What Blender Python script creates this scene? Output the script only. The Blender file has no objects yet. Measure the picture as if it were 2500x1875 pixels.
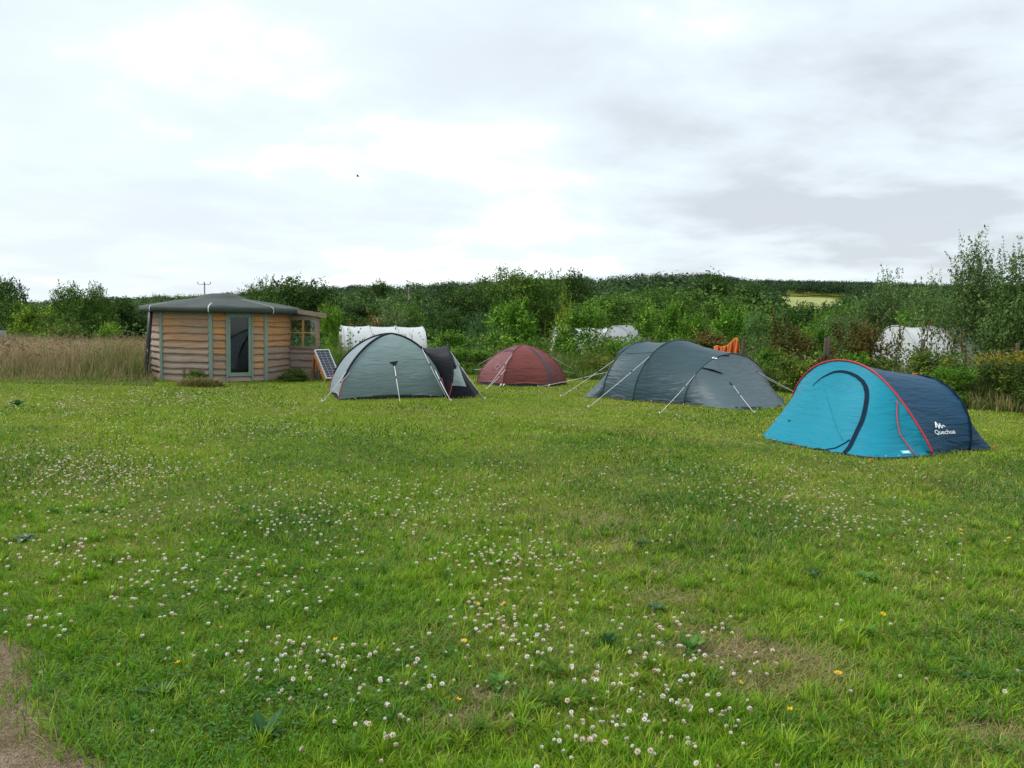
import bpy, math, random
import numpy as np
from mathutils import Vector, Matrix
D = bpy.data
SC = bpy.context.scene
COL = SC.collection
rs = np.random.RandomState(7)
random.seed(7)
V = lambda *a: np.array(a, float)

# ------------------------------------------------------------------ camera
F = 819.0; CH = 1.6; PITCH = math.radians(4.57); ROLL = math.radians(1.1)
cam = D.cameras.new('camera'); cam.sensor_width = 36; cam.lens = F * 36 / 1024
cam.clip_start = .05; cam.clip_end = 4000
camo = D.objects.new('camera', cam); COL.objects.link(camo); SC.camera = camo
CM = Matrix.Translation((0, 0, CH)) @ Matrix.Rotation(math.pi / 2 - PITCH, 4, 'X') @ Matrix.Rotation(ROLL, 4, 'Z')
camo.matrix_world = CM
RM = np.array(CM.to_3x3())
def ray(px, py):
    return RM @ V((px - 512) / F, (384 - py) / F, -1)
def gp(px, py, z=0.0):
    d = ray(px, py); t = (z - CH) / d[2]
    return V(0, 0, CH) + d * t
def at(px, py, Y):
    d = ray(px, py)
    return V(0, 0, CH) + d * (Y / d[1])
def proj(P):
    P = np.atleast_2d(P) - V(0, 0, CH)
    c = P @ RM
    return np.stack([512 - F * c[:, 0] / c[:, 2], 384 + F * c[:, 1] / c[:, 2]], 1)

# ------------------------------------------------------------------ noise
def vnoise(x, y, s=1.0, seed=0):
    x = np.asarray(x) / s; y = np.asarray(y) / s
    xi = np.floor(x).astype(np.int64); yi = np.floor(y).astype(np.int64)
    fx = x - xi; fy = y - yi
    fx = fx * fx * (3 - 2 * fx); fy = fy * fy * (3 - 2 * fy)
    def h(a, b):
        n = (a * 374761393 + b * 668265263 + seed * 974711) & 0x7fffffff
        n = ((n ^ (n >> 13)) * 1274126177) & 0x7fffffff
        return ((n ^ (n >> 16)) & 0xffff) / 65535.0
    return (h(xi, yi) * (1 - fx) + h(xi + 1, yi) * fx) * (1 - fy) + (h(xi, yi + 1) * (1 - fx) + h(xi + 1, yi + 1) * fx) * fy
def fbm(x, y, s, seed=0, o=3):
    r = 0; a = .5; t = 0
    for i in range(o):
        r = r + a * vnoise(x, y, s, seed + i * 17); t += a; a *= .5; s *= .5
    return r / t
def sst(a, b, x):
    t = np.clip((np.asarray(x, float) - a) / (b - a), 0, 1); return t * t * (3 - 2 * t)

# ------------------------------------------------------------------ objects
def tag(o, label=None, cat=None, group=None, kind=None):
    if label: o['label'] = label
    if cat: o['category'] = cat
    if group: o['group'] = group
    if kind: o['kind'] = kind
    return o
def empty(name, loc=(0, 0, 0)):
    o = D.objects.new(name, None); COL.objects.link(o); o.location = loc; o.empty_display_size = .1
    return o
def link(name, me, mats=(), parent=None):
    o = D.objects.new(name, me); COL.objects.link(o)
    for m in (mats if isinstance(mats, (list, tuple)) else [mats]):
        me.materials.append(m)
    if parent is not None:
        o.parent = parent
        # geometry is given in world space: undo the parent's place
        if parent.parent is None: o.matrix_parent_inverse = Matrix.Translation(-Vector(parent.location))
    return o
def arrmesh(name, v, f, col=None, smooth=False):
    v = np.ascontiguousarray(v, np.float32); f = np.ascontiguousarray(f, np.int32)
    me = D.meshes.new(name)
    me.vertices.add(len(v)); me.vertices.foreach_set('co', v.ravel())
    m, k = f.shape
    me.loops.add(m * k); me.loops.foreach_set('vertex_index', f.ravel())
    me.polygons.add(m); me.polygons.foreach_set('loop_start', np.arange(0, m * k, k, dtype=np.int32))
    if smooth: me.polygons.foreach_set('use_smooth', np.ones(m, bool))
    if col is not None:
        c = np.ones((len(v), 4), np.float32); c[:, :3] = col
        a = me.color_attributes.new('Col', 'FLOAT_COLOR', 'POINT'); a.data.foreach_set('color', c.ravel())
    me.update(calc_edges=True)
    return me
class MB:
    def __init__(s): s.v = []; s.f = []; s.m = []; s.c = 0; s.sm = []
    def add(s, vs, fs, m=0, smooth=False):
        n = len(s.v); s.v += [tuple(float(q) for q in p) for p in vs]
        for f in fs: s.f.append([i + n for i in f]); s.m.append(m); s.sm.append(smooth)
        return s
    def box(s, c, ex, ey, ez, m=0):
        c = np.array(c, float); ex, ey, ez = (np.array(e, float) / 2 for e in (ex, ey, ez))
        vs = [c + a * ex + b * ey + d * ez for d in (-1, 1) for b in (-1, 1) for a in (-1, 1)]
        if np.dot(np.cross(ex, ey), ez) < 0:
            fs = [(0, 1, 3, 2), (4, 6, 7, 5), (0, 4, 5, 1), (2, 3, 7, 6), (0, 2, 6, 4), (1, 5, 7, 3)]
        else:
            fs = [(0, 2, 3, 1), (4, 5, 7, 6), (0, 1, 5, 4), (2, 6, 7, 3), (0, 4, 6, 2), (1, 3, 7, 5)]
        return s.add(vs, fs, m)
    def bar(s, a, b, w, t, up=(0, 0, 1), m=0):
        a = np.array(a, float); b = np.array(b, float); d = b - a; L = np.linalg.norm(d); d /= L
        x = np.cross(d, up); x /= np.linalg.norm(x); y = np.cross(x, d)
        return s.box((a + b) / 2, x * w, y * t, d * L, m)
    def tube(s, pts, r, n=6, m=0, cap=True):
        pts = [np.array(p, float) for p in pts]; k = len(pts)
        rr = r if isinstance(r, (list, tuple, np.ndarray)) else [r] * k
        vs = []; px = None
        for i, p in enumerate(pts):
            d = pts[min(i + 1, k - 1)] - pts[max(i - 1, 0)]; d = d / (np.linalg.norm(d) + 1e-9)
            if px is None:
                a = V(0, 0, 1) if abs(d[2]) < .9 else V(1, 0, 0)
                px = np.cross(d, a)
            else: px = px - d * np.dot(px, d)
            px = px / (np.linalg.norm(px) + 1e-9); py = np.cross(d, px)
            for j in range(n):
                t = 2 * math.pi * j / n
                vs.append(p + rr[i] * (px * math.cos(t) + py * math.sin(t)))
        fs = [(i * n + j, i * n + (j + 1) % n, (i + 1) * n + (j + 1) % n, (i + 1) * n + j) for i in range(k - 1) for j in range(n)]
        if cap: fs += [tuple(range(n))[::-1], tuple((k - 1) * n + j for j in range(n))]
        return s.add(vs, fs, m, True)
    def grid(s, P, m=0, closed=False, smooth=True):
        P = np.asarray(P); a, b = P.shape[:2]
        mm = m if callable(m) else (lambda i, j: m)
        n = len(s.v); s.v += [tuple(map(float, p)) for p in P.reshape(-1, 3)]
        for i in range(a - 1):
            for j in range(b if closed else b - 1):
                j2 = (j + 1) % b
                s.f.append([n + i * b + j, n + i * b + j2, n + (i + 1) * b + j2, n + (i + 1) * b + j]); s.m.append(mm(i, j)); s.sm.append(smooth)
        return s
    def build(s, name, mats, parent=None, col=None):
        me = D.meshes.new(name); me.from_pydata(s.v, [], s.f)
        me.polygons.foreach_set('material_index', s.m); me.polygons.foreach_set('use_smooth', s.sm); me.update()
        return link(name, me, mats, parent)

# ------------------------------------------------------------------ materials
def newmat(name):
    m = D.materials.new(name); m.use_nodes = True
    return m, m.node_tree.nodes, m.node_tree.links, m.node_tree.nodes['Principled BSDF']
def mat(name, col, rough=.6, var=.12, scale=8.0, spec=.4, bump=0.0, bscale=30.0, stretch=(1, 1, 1), dirt=None, dscale=1.5, damt=.5, metal=0.0):
    m, N, L, b = newmat(name)
    b.inputs['Roughness'].default_value = rough; b.inputs['Specular IOR Level'].default_value = spec; b.inputs['Metallic'].default_value = metal
    tc = N.new('ShaderNodeTexCoord'); mp = N.new('ShaderNodeMapping'); mp.inputs['Scale'].default_value = stretch
    L.new(tc.outputs['Object'], mp.inputs['Vector'])
    n = N.new('ShaderNodeTexNoise'); n.inputs['Scale'].default_value = scale; n.inputs['Detail'].default_value = 5
    L.new(mp.outputs[0], n.inputs['Vector'])
    r = N.new('ShaderNodeValToRGB'); c = np.array(col)
    r.color_ramp.elements[0].position = .3; r.color_ramp.elements[1].position = .7
    r.color_ramp.elements[0].color = (*np.clip(c * (1 - var), 0, 1), 1); r.color_ramp.elements[1].color = (*np.clip(c * (1 + var), 0, 1), 1)
    L.new(n.outputs['Fac'], r.inputs[0]); out = r.outputs[0]
    if dirt is not None:
        n2 = N.new('ShaderNodeTexNoise'); n2.inputs['Scale'].default_value = dscale; n2.inputs['Detail'].default_value = 8
        L.new(mp.outputs[0], n2.inputs['Vector'])
        r2 = N.new('ShaderNodeValToRGB'); r2.color_ramp.elements[0].position = .45; r2.color_ramp.elements[1].position = .7
        r2.color_ramp.elements[0].color = (0, 0, 0, 1); r2.color_ramp.elements[1].color = (damt, damt, damt, 1)
        L.new(n2.outputs['Fac'], r2.inputs[0])
        mx = N.new('ShaderNodeMixRGB'); L.new(r2.outputs[0], mx.inputs[0]); L.new(out, mx.inputs[1]); mx.inputs[2].default_value = (*dirt, 1)
        out = mx.outputs[0]
    L.new(out, b.inputs['Base Color'])
    if bump:
        n3 = N.new('ShaderNodeTexNoise'); n3.inputs['Scale'].default_value = bscale; n3.inputs['Detail'].default_value = 6
        L.new(mp.outputs[0], n3.inputs['Vector'])
        bp = N.new('ShaderNodeBump'); bp.inputs['Strength'].default_value = bump; bp.inputs['Distance'].default_value = .02
        L.new(n3.outputs['Fac'], bp.inputs['Height']); L.new(bp.outputs[0], b.inputs['Normal'])
    return m
def fabric(name, col, rough=.55, trans=.12, bump=.35, var=.05, fade=None):
    """tent cloth: faint weave, soft folds, a little light through it"""
    m, N, L, b = newmat(name)
    b.inputs['Roughness'].default_value = rough; b.inputs['Specular IOR Level'].default_value = .2
    tc = N.new('ShaderNodeTexCoord')
    n = N.new('ShaderNodeTexNoise'); n.inputs['Scale'].default_value = 2.2; n.inputs['Detail'].default_value = 6
    L.new(tc.outputs['Object'], n.inputs['Vector'])
    r = N.new('ShaderNodeValToRGB'); c = np.array(col)
    r.color_ramp.elements[0].position = .3; r.color_ramp.elements[1].position = .75
    r.color_ramp.elements[0].color = (*(c * (1 - var)), 1); r.color_ramp.elements[1].color = (*np.clip(c * (1 + var * 1.5), 0, 1), 1)
    L.new(n.outputs['Fac'], r.inputs[0]); L.new(r.outputs[0], b.inputs['Base Color'])
    mp = N.new('ShaderNodeMapping'); mp.inputs['Scale'].default_value = (1.3, 1.3, 7); mp.inputs['Rotation'].default_value = (.25, .2, .3)
    L.new(tc.outputs['Object'], mp.inputs['Vector'])
    n2 = N.new('ShaderNodeTexNoise'); n2.inputs['Scale'].default_value = 2.4; n2.inputs['Detail'].default_value = 3; n2.inputs['Distortion'].default_value = .7
    L.new(mp.outputs[0], n2.inputs['Vector'])
    bp = N.new('ShaderNodeBump'); bp.inputs['Strength'].default_value = bump; bp.inputs['Distance'].default_value = .06
    L.new(n2.outputs['Fac'], bp.inputs['Height'])
    n3 = N.new('ShaderNodeTexNoise'); n3.inputs['Scale'].default_value = 140; n3.inputs['Detail'].default_value = 2
    L.new(tc.outputs['Object'], n3.inputs['Vector'])
    bp2 = N.new('ShaderNodeBump'); bp2.inputs['Strength'].default_value = .12; bp2.inputs['Distance'].default_value = .004
    L.new(n3.outputs['Fac'], bp2.inputs['Height']); L.new(bp.outputs[0], bp2.inputs['Normal'])
    L.new(bp2.outputs[0], b.inputs['Normal'])
    if trans:
        t = N.new('ShaderNodeBsdfTranslucent'); t.inputs['Color'].default_value = (*np.clip(c * 1.6, 0, 1), 1)
        ms = N.new('ShaderNodeMixShader'); ms.inputs[0].default_value = trans
        L.new(b.outputs[0], ms.inputs[1]); L.new(t.outputs[0], ms.inputs[2])
        L.new(ms.outputs[0], N['Material Output'].inputs['Surface'])
    return m
def leafmat(name, rough=.5, trans=.3, tint=True, spec=.35):
    """pigment from the mesh's Col attribute times the object's own colour"""
    m, N, L, b = newmat(name)
    b.inputs['Roughness'].default_value = rough; b.inputs['Specular IOR Level'].default_value = spec
    a = N.new('ShaderNodeAttribute'); a.attribute_name = 'Col'; out = a.outputs['Color']
    if tint:
        oi = N.new('ShaderNodeObjectInfo'); mx = N.new('ShaderNodeMixRGB'); mx.blend_type = 'MULTIPLY'; mx.inputs[0].default_value = 1
        L.new(out, mx.inputs[1]); L.new(oi.outputs['Color'], mx.inputs[2]); out = mx.outputs[0]
    L.new(out, b.inputs['Base Color'])
    t = N.new('ShaderNodeBsdfTranslucent'); L.new(out, t.inputs['Color'])
    ms = N.new('ShaderNodeMixShader'); ms.inputs[0].default_value = trans
    L.new(b.outputs[0], ms.inputs[1]); L.new(t.outputs[0], ms.inputs[2]); L.new(ms.outputs[0], N['Material Output'].inputs['Surface'])
    return m
def wood(name, tan, grey, gmin=.35, gmax=.65, grain=(1, 1, 14), rough=.8):
    """weathered timber: tan where sheltered, silver grey in uneven patches, long grain, a few knots"""
    m, N, L, b = newmat(name); b.inputs['Roughness'].default_value = rough; b.inputs['Specular IOR Level'].default_value = .2
    tc = N.new('ShaderNodeTexCoord'); mp = N.new('ShaderNodeMapping'); mp.inputs['Scale'].default_value = grain
    L.new(tc.outputs['Object'], mp.inputs['Vector'])
    n = N.new('ShaderNodeTexNoise'); n.inputs['Scale'].default_value = 3; n.inputs['Detail'].default_value = 8; n.inputs['Roughness'].default_value = .65
    L.new(mp.outputs[0], n.inputs['Vector'])
    n2 = N.new('ShaderNodeTexNoise'); n2.inputs['Scale'].default_value = 1.9; n2.inputs['Detail'].default_value = 6
    L.new(tc.outputs['Object'], n2.inputs['Vector'])
    at_ = N.new('ShaderNodeAttribute'); at_.attribute_name = 'Col'
    ad = N.new('ShaderNodeMath'); ad.operation = 'ADD'; L.new(n2.outputs['Fac'], ad.inputs[0]); L.new(at_.outputs['Fac'], ad.inputs[1])
    r = N.new('ShaderNodeValToRGB'); r.color_ramp.elements[0].position = gmin; r.color_ramp.elements[1].position = gmax
    r.color_ramp.elements[0].color = (*tan, 1); r.color_ramp.elements[1].color = (*grey, 1); L.new(ad.outputs[0], r.inputs[0])
    r2 = N.new('ShaderNodeValToRGB'); r2.color_ramp.elements[0].position = .3; r2.color_ramp.elements[1].position = .7
    r2.color_ramp.elements[0].color = (.55, .5, .46, 1); r2.color_ramp.elements[1].color = (1.12, 1.1, 1.08, 1); L.new(n.outputs['Fac'], r2.inputs[0])
    mx = N.new('ShaderNodeMixRGB'); mx.blend_type = 'MULTIPLY'; mx.inputs[0].default_value = .8
    L.new(r.outputs[0], mx.inputs[1]); L.new(r2.outputs[0], mx.inputs[2]); L.new(mx.outputs[0], b.inputs['Base Color'])
    bp = N.new('ShaderNodeBump'); bp.inputs['Strength'].default_value = .5; bp.inputs['Distance'].default_value = .01
    L.new(n.outputs['Fac'], bp.inputs['Height']); L.new(bp.outputs[0], b.inputs['Normal'])
    return m

LEAF = leafmat('leaf', .6, .3, True, .18); GRASSM = leafmat('grass_blades', .5, .38, False, .2); PETAL = leafmat('petals', .7, .25, False, .2)
BARK = mat('bark', (.09, .07, .05), .9, .35, 12, .2, .6, 25, (1, 1, .3))
STEM = mat('flower_stem', (.08, .16, .03), .6, .2)
CORD = mat('guy_cord', (.55, .57, .56), .6, .1)
PEG = mat('tent_peg', (.5, .5, .5), .35, .1, metal=.6)
BLACKF = fabric('black_cloth', (.012, .013, .017), .5, 0)

# ------------------------------------------------------------------ terrain
RIDGE_X = np.array([-140, 0, 106, 208, 324, 393, 463, 592, 648, 694, 750, 880, 1024, 1200.])
RIDGE_Y = np.array([306, 304, 299, 295, 288, 285, 281, 278, 274, 273.6, 281, 284, 286, 290.])
def ridge_top(az):          # height of the wooded skyline above camera level, as a slope
    px = 512 + F * az
    hor = 318.5 + .0192 * (px - 512)
    return (hor - np.interp(px, RIDGE_X, RIDGE_Y)) / F
def gz(x, y):
    x = np.asarray(x, float); y = np.asarray(y, float)
    yy = np.maximum(y, 1)
    z = -1.15 * sst(24, 38, y) - 2.3 * sst(40, 125, y)
    top = ridge_top(np.clip(x / yy, -.9, .9)) * 640 + 1.6 - 10 + 3.45
    z = z + np.maximum(top, 1) * sst(130, 600, y)
    z = z + (fbm(x, y, 70, 3) - .5) * 5 * sst(150, 260, y) + (fbm(x, y, 9, 5) - .5) * .5 * sst(27, 40, y)
    return z
def hit(px, py, y0=5, y1=900):
    d = ray(px, py); last = None
    for y in np.arange(y0, y1, .5):
        p = V(0, 0, CH) + d * (y / d[1])
        if p[2] < float(gz(p[0], p[1])): return p
    return p
# ------------------------------------------------------------------ ground
def ground_mat():
    m, N, L, b = newmat('turf'); b.inputs['Roughness'].default_value = .95; b.inputs['Specular IOR Level'].default_value = .1
    tc = N.new('ShaderNodeTexCoord')
    def noise(s, d=6):
        n = N.new('ShaderNodeTexNoise'); n.inputs['Scale'].default_value = s; n.inputs['Detail'].default_value = d
        L.new(tc.outputs['Object'], n.inputs['Vector']); return n.outputs['Fac']
    def ramp(f, a, b_, c0, c1):
        r = N.new('ShaderNodeValToRGB'); r.color_ramp.elements[0].position = a; r.color_ramp.elements[1].position = b_
        r.color_ramp.elements[0].color = (*c0, 1); r.color_ramp.elements[1].color = (*c1, 1); L.new(f, r.inputs[0]); return r.outputs[0]
    big = ramp(noise(.35), .35, .65, (.09, .14, .014), (.16, .19, .035))
    fine = ramp(noise(45, 3), .3, .7, (.45, .4, .35), (1.3, 1.25, 1.1))
    mx = N.new('ShaderNodeMixRGB'); mx.blend_type = 'MULTIPLY'; mx.inputs[0].default_value = 1; L.new(big, mx.inputs[1]); L.new(fine, mx.inputs[2])
    earth = ramp(noise(2.3, 8), .56, .7, (0, 0, 0), (.75, .75, .75))
    m2 = N.new('ShaderNodeMixRGB'); L.new(earth, m2.inputs[0]); L.new(mx.outputs[0], m2.inputs[1]); m2.inputs[2].default_value = (.11, .085, .045, 1)
    L.new(m2.outputs[0], b.inputs['Base Color'])
    bp = N.new('ShaderNodeBump'); bp.inputs['Strength'].default_value = .8; bp.inputs['Distance'].default_value = .03
    L.new(noise(30, 4), bp.inputs['Height']); L.new(bp.outputs[0], b.inputs['Normal'])
    return m
TURF = ground_mat()
ys = np.concatenate([np.linspace(-12, 24, 25), np.linspace(25, 60, 36), np.linspace(64, 160, 25), np.linspace(170, 620, 46), [680, 760, 900, 1200, 1800, 2600]])
us = np.linspace(-1, 1, 141)
YY, UU = np.meshgrid(ys, us, indexing='ij'); XX = UU * (26 + np.maximum(YY, 0) * .85)
ZZ = gz(XX, YY)
mb = MB(); mb.grid(np.stack([XX, YY, ZZ], -1)[:, ::-1][:, ::-1])
g = mb.build('ground', TURF)
if g.data.polygons[0].normal.z < 0: g.data.flip_normals()
tag(g, kind='structure')

# pale pasture on the hillside, between the woods
FW = [(779, 308.5), (779, 300), (783, 297.6), (800, 298), (822, 298.6), (838, 300.2), (852, 303), (852, 309), (838, 309.5), (815, 311), (795, 310.5)]
fp = np.array([hit(a, b, 150) for a, b in FW])
def inpoly(px, py, poly):
    r = np.zeros(np.shape(px), bool); n = len(poly)
    for i in range(n):
        x1, y1 = poly[i][:2]; x2, y2 = poly[(i + 1) % n][:2]
        c = ((y1 > py) != (y2 > py)) & (px < (x2 - x1) * (py - y1) / (y2 - y1 + 1e-9) + x1)
        r ^= c
    return r
cx, cy = fp[:, :2].mean(0)
rings = []
for t in np.linspace(0.02, 1, 9):
    q = np.array([cx, cy]) + (np.array([np.array([cx, cy]) * 0 + p[:2] for p in fp]) - [cx, cy]) * t
    q = np.concatenate([np.linspace(q[i], q[(i + 1) % len(q)], 6)[:-1] for i in range(len(q))])
    rings.append(np.column_stack([q, gz(q[:, 0], q[:, 1]) + .45]))
mb = MB(); mb.grid(np.array(rings), closed=True)
PAST = mat('pasture', (.25, .27, .1), .95, .12, .25, .1, .3, 3)
fo = mb.build('field', PAST)
if fo.data.polygons[40].normal.z < 0: fo.data.flip_normals()
tag(fo, kind='structure')

# ------------------------------------------------------------------ gritty path
_pb = [gp(a, b)[:2] for a, b in [(160, 850), (120, 800), (93, 768), (80, 757), (60, 741), (48, 725), (35, 708), (33, 690), (37, 667), (22, 652), (0, 643)]]
PB = np.array([[-.2, 0.], [-.9, 1.6]] + [list(q) for q in _pb] + [[-3.3, 4.2], [-4.6, 4.6], [-7, 5.2], [-11, 6]])
def path_edge_x(y): return np.interp(y, PB[:, 1], PB[:, 0])
def on_path(x, y, pad=0.0):
    y = np.asarray(y, float)
    return (x < path_edge_x(y) + .10 * (vnoise(x * 0 + 3, y, .13, 8) - .5) + .2 * (fbm(x, y, .35, 61) - .5) + pad) & (y < 6)
yy = np.linspace(-2, 6, 170)
ex = np.where(yy < 0, -.2, path_edge_x(yy)) + .12
mb = MB(); mb.grid(np.array([[[e * (1 - t) + -12 * t, y, .004] for t in np.linspace(0, 1, 24) ** 1.5] for e, y in zip(ex, yy)]))
def path_mat():
    m, N, L, b = newmat('grit'); b.inputs['Roughness'].default_value = .95; b.inputs['Specular IOR Level'].default_value = .15
    tc = N.new('ShaderNodeTexCoord')
    vo = N.new('ShaderNodeTexVoronoi'); vo.inputs['Scale'].default_value = 120; L.new(tc.outputs['Object'], vo.inputs['Vector'])
    n = N.new('ShaderNodeTexNoise'); n.inputs['Scale'].default_value = 3.5; n.inputs['Detail'].default_value = 10; n.inputs['Roughness'].default_value = .7; L.new(tc.outputs['Object'], n.inputs['Vector'])
    n2 = N.new('ShaderNodeTexNoise'); n2.inputs['Scale'].default_value = 60; n2.inputs['Detail'].default_value = 4; L.new(tc.outputs['Object'], n2.inputs['Vector'])
    r = N.new('ShaderNodeValToRGB'); e = r.color_ramp.elements; e[0].position = .3; e[0].color = (.08, .075, .02, 1); e[1].position = .72; e[1].color = (.24, .195, .14, 1)
    k = e.new(.5); k.color = (.165, .13, .08, 1)
    L.new(n.outputs['Fac'], r.inputs[0])
    r2 = N.new('ShaderNodeValToRGB'); r2.color_ramp.elements[0].position = .25; r2.color_ramp.elements[1].position = .75; r2.color_ramp.elements[0].color = (.5, .47, .45, 1); r2.color_ramp.elements[1].color = (1.35, 1.3, 1.3, 1); L.new(n2.outputs['Fac'], r2.inputs[0])
    mx = N.new('ShaderNodeMixRGB'); mx.blend_type = 'MULTIPLY'; mx.inputs[0].default_value = 1; L.new(r.outputs[0], mx.inputs[1]); L.new(r2.outputs[0], mx.inputs[2])
    L.new(mx.outputs[0], b.inputs['Base Color'])
    ad = N.new('ShaderNodeMath'); ad.operation = 'ADD'; L.new(vo.outputs['Distance'], ad.inputs[0]); L.new(n2.outputs['Fac'], ad.inputs[1])
    bp = N.new('ShaderNodeBump'); bp.inputs['Strength'].default_value = .9; bp.inputs['Distance'].default_value = .012; L.new(ad.outputs[0], bp.inputs['Height']); L.new(bp.outputs[0], b.inputs['Normal'])
    return m
po = mb.build('path', path_mat())
if po.data.polygons[0].normal.z < 0: po.data.flip_normals()
tag(po, kind='structure')
n = 5200                                     # loose grit and bits of dry stalk
x = rs.uniform(-4.2, -.9, n); y = rs.uniform(1.9, 4.6, n); k = on_path(x, y, -.02); x, y = x[k], y[k]; n = len(x)
s = rs.uniform(.0015, .0055, n) * (1 + (rs.rand(n) < .05) * 1.2)
base = np.array([[1, 0, 0], [-.5, .87, 0], [-.5, -.87, 0], [.2, .1, .9]])
ang = rs.rand(n) * 6.28; ca, sa = np.cos(ang), np.sin(ang)
v = np.empty((n, 4, 3)); 
for q in range(4):
    bx, by, bz = base[q] * (1 + .3 * rs.randn(n, 3).T[:, :, None].mean() )
    v[:, q, 0] = x + s * (bx * ca - by * sa); v[:, q, 1] = y + s * (bx * sa + by * ca); v[:, q, 2] = .005 + s * bz * rs.uniform(.6, 1, n)
f = (np.arange(n)[:, None, None] * 4 + np.array([[0, 1, 3], [1, 2, 3], [2, 0, 3]])[None]).reshape(-1, 3)
c = np.array([.19, .16, .13]) * rs.uniform(.45, 1.7, (n, 1)) * (1 + .08 * rs.randn(n, 3))
GRIT = leafmat('grit_bits', .9, 0.0, False, .2)
tag(link('gravel', arrmesh('gravel', v.reshape(-1, 3), f, np.repeat(c, 4, 0)), GRIT), 'loose brown grit scattered over the path in the bottom corner', 'gravel', kind='stuff')

# ------------------------------------------------------------------ grass blades
def blades(name, x, y, z, h, w, lean, cb, ct, mat_, bend=.5, hang=None):
    n = len(x); la = rs.rand(n) * 6.283 if hang is None else hang; a = la + 1.571 + .55 * rs.randn(n)
    dx, dy = np.cos(a) * w / 2, np.sin(a) * w / 2
    lx, ly = np.cos(la) * lean * h, np.sin(la) * lean * h
    o = np.stack([x, y, z], 1); side = np.stack([dx, dy, 0 * dx], 1); ln = np.stack([lx, ly, 0 * lx], 1)
    up = np.zeros((n, 3)); up[:, 2] = h * np.sqrt(np.maximum(1 - (lean * .8) ** 2, .1))
    mid = o + ln * bend * .6 + up * .58; tip = o + ln + up
    v = np.stack([o - side, o + side, mid - side * .75, mid + side * .75, tip], 1).reshape(-1, 3)
    f = (np.arange(n)[:, None, None] * 5 + np.array([[0, 1, 3], [0, 3, 2], [2, 3, 4]])[None]).reshape(-1, 3)
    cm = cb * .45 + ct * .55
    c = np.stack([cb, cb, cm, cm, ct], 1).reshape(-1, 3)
    return link(name, arrmesh(name, v, f, c, True), mat_)
BARE = [(gp(a, b)[:2], r) for a, b, r in [(713, 631, .30), (745, 652, .2), (790, 663, .25), (815, 680, .25), (463, 722, .16), (480, 700, .12), (1000, 738, .2), (665, 600, .2), (610, 545, .4), (590, 520, .45), (640, 570, .3), (760, 690, .2), (700, 655, .2)]]
def barefac(x, y):
    r = np.zeros(len(x))
    for (p, q) in BARE:
        r = np.maximum(r, np.exp(-(((x - p[0]) / (q * .85)) ** 2 + ((y - p[1]) / (q * .55)) ** 2)))
    return np.clip(r * (fbm(x, y, .35, 41) - .28) * 1.9, 0, .85)
MOUND = gp(193, 384)
FOOT = []                                    # footprints kept clear, filled in by the tents
G1, G2, G3, G4, G5 = (np.array(q) for q in [(.14, .305, .010), (.275, .415, .022), (.38, .32, .15), (.05, .14, .013), (.30, .33, .07)])
def lawncol(x, y, n):
    lush = fbm(x, y, 1.6, 21); dry = fbm(x, y, .9, 33); mid = fbm(x, y, 4.5, 35)
    right = sst(-2.0, 1.2, x / np.maximum(y, 1) * 6) * sst(3, 6, y) * .0 + sst(-1.5, 1.5, x) * (1 - sst(9, 16, y)) * .5
    far = sst(6, 13, y)
    p2 = np.clip(.22 + .25 * far + (mid - .5) * 1.2 + right * .4, .04, .85)
    p4 = np.clip((lush - .5) * 3.2 + .12, 0, .85) * (1 - .55 * far)
    p5 = np.clip(.05 + right * .55 + (dry - .45) * .9 + .1 * far, .01, .6)
    p3 = np.clip(.025 + (dry - .5) * .35 + right * .12, .01, .3)
    bare = barefac(x, y)
    u = rs.rand(n, 4)
    c = np.tile(G1, (n, 1))
    c = np.where((u[:, 0] < p2)[:, None], G2, c); c = np.where((u[:, 3] < p5)[:, None], G5, c)
    c = np.where((u[:, 1] < p4)[:, None], G4 * 1.15, c)
    c = np.where((u[:, 2] < np.maximum(p3, bare * .85))[:, None], G3, c)
    red = rs.rand(n, 1) < .012; c = np.where(red, np.array([.17, .07, .025]), c)
    c = c * (1 + (.24 - .12 * sst(7, 13, y))[:, None] * rs.randn(n, 1)).clip(.45, 1.8) * (1 + .06 * rs.randn(n, 3))
    return np.clip(c, .004, .6), lush, bare
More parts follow.
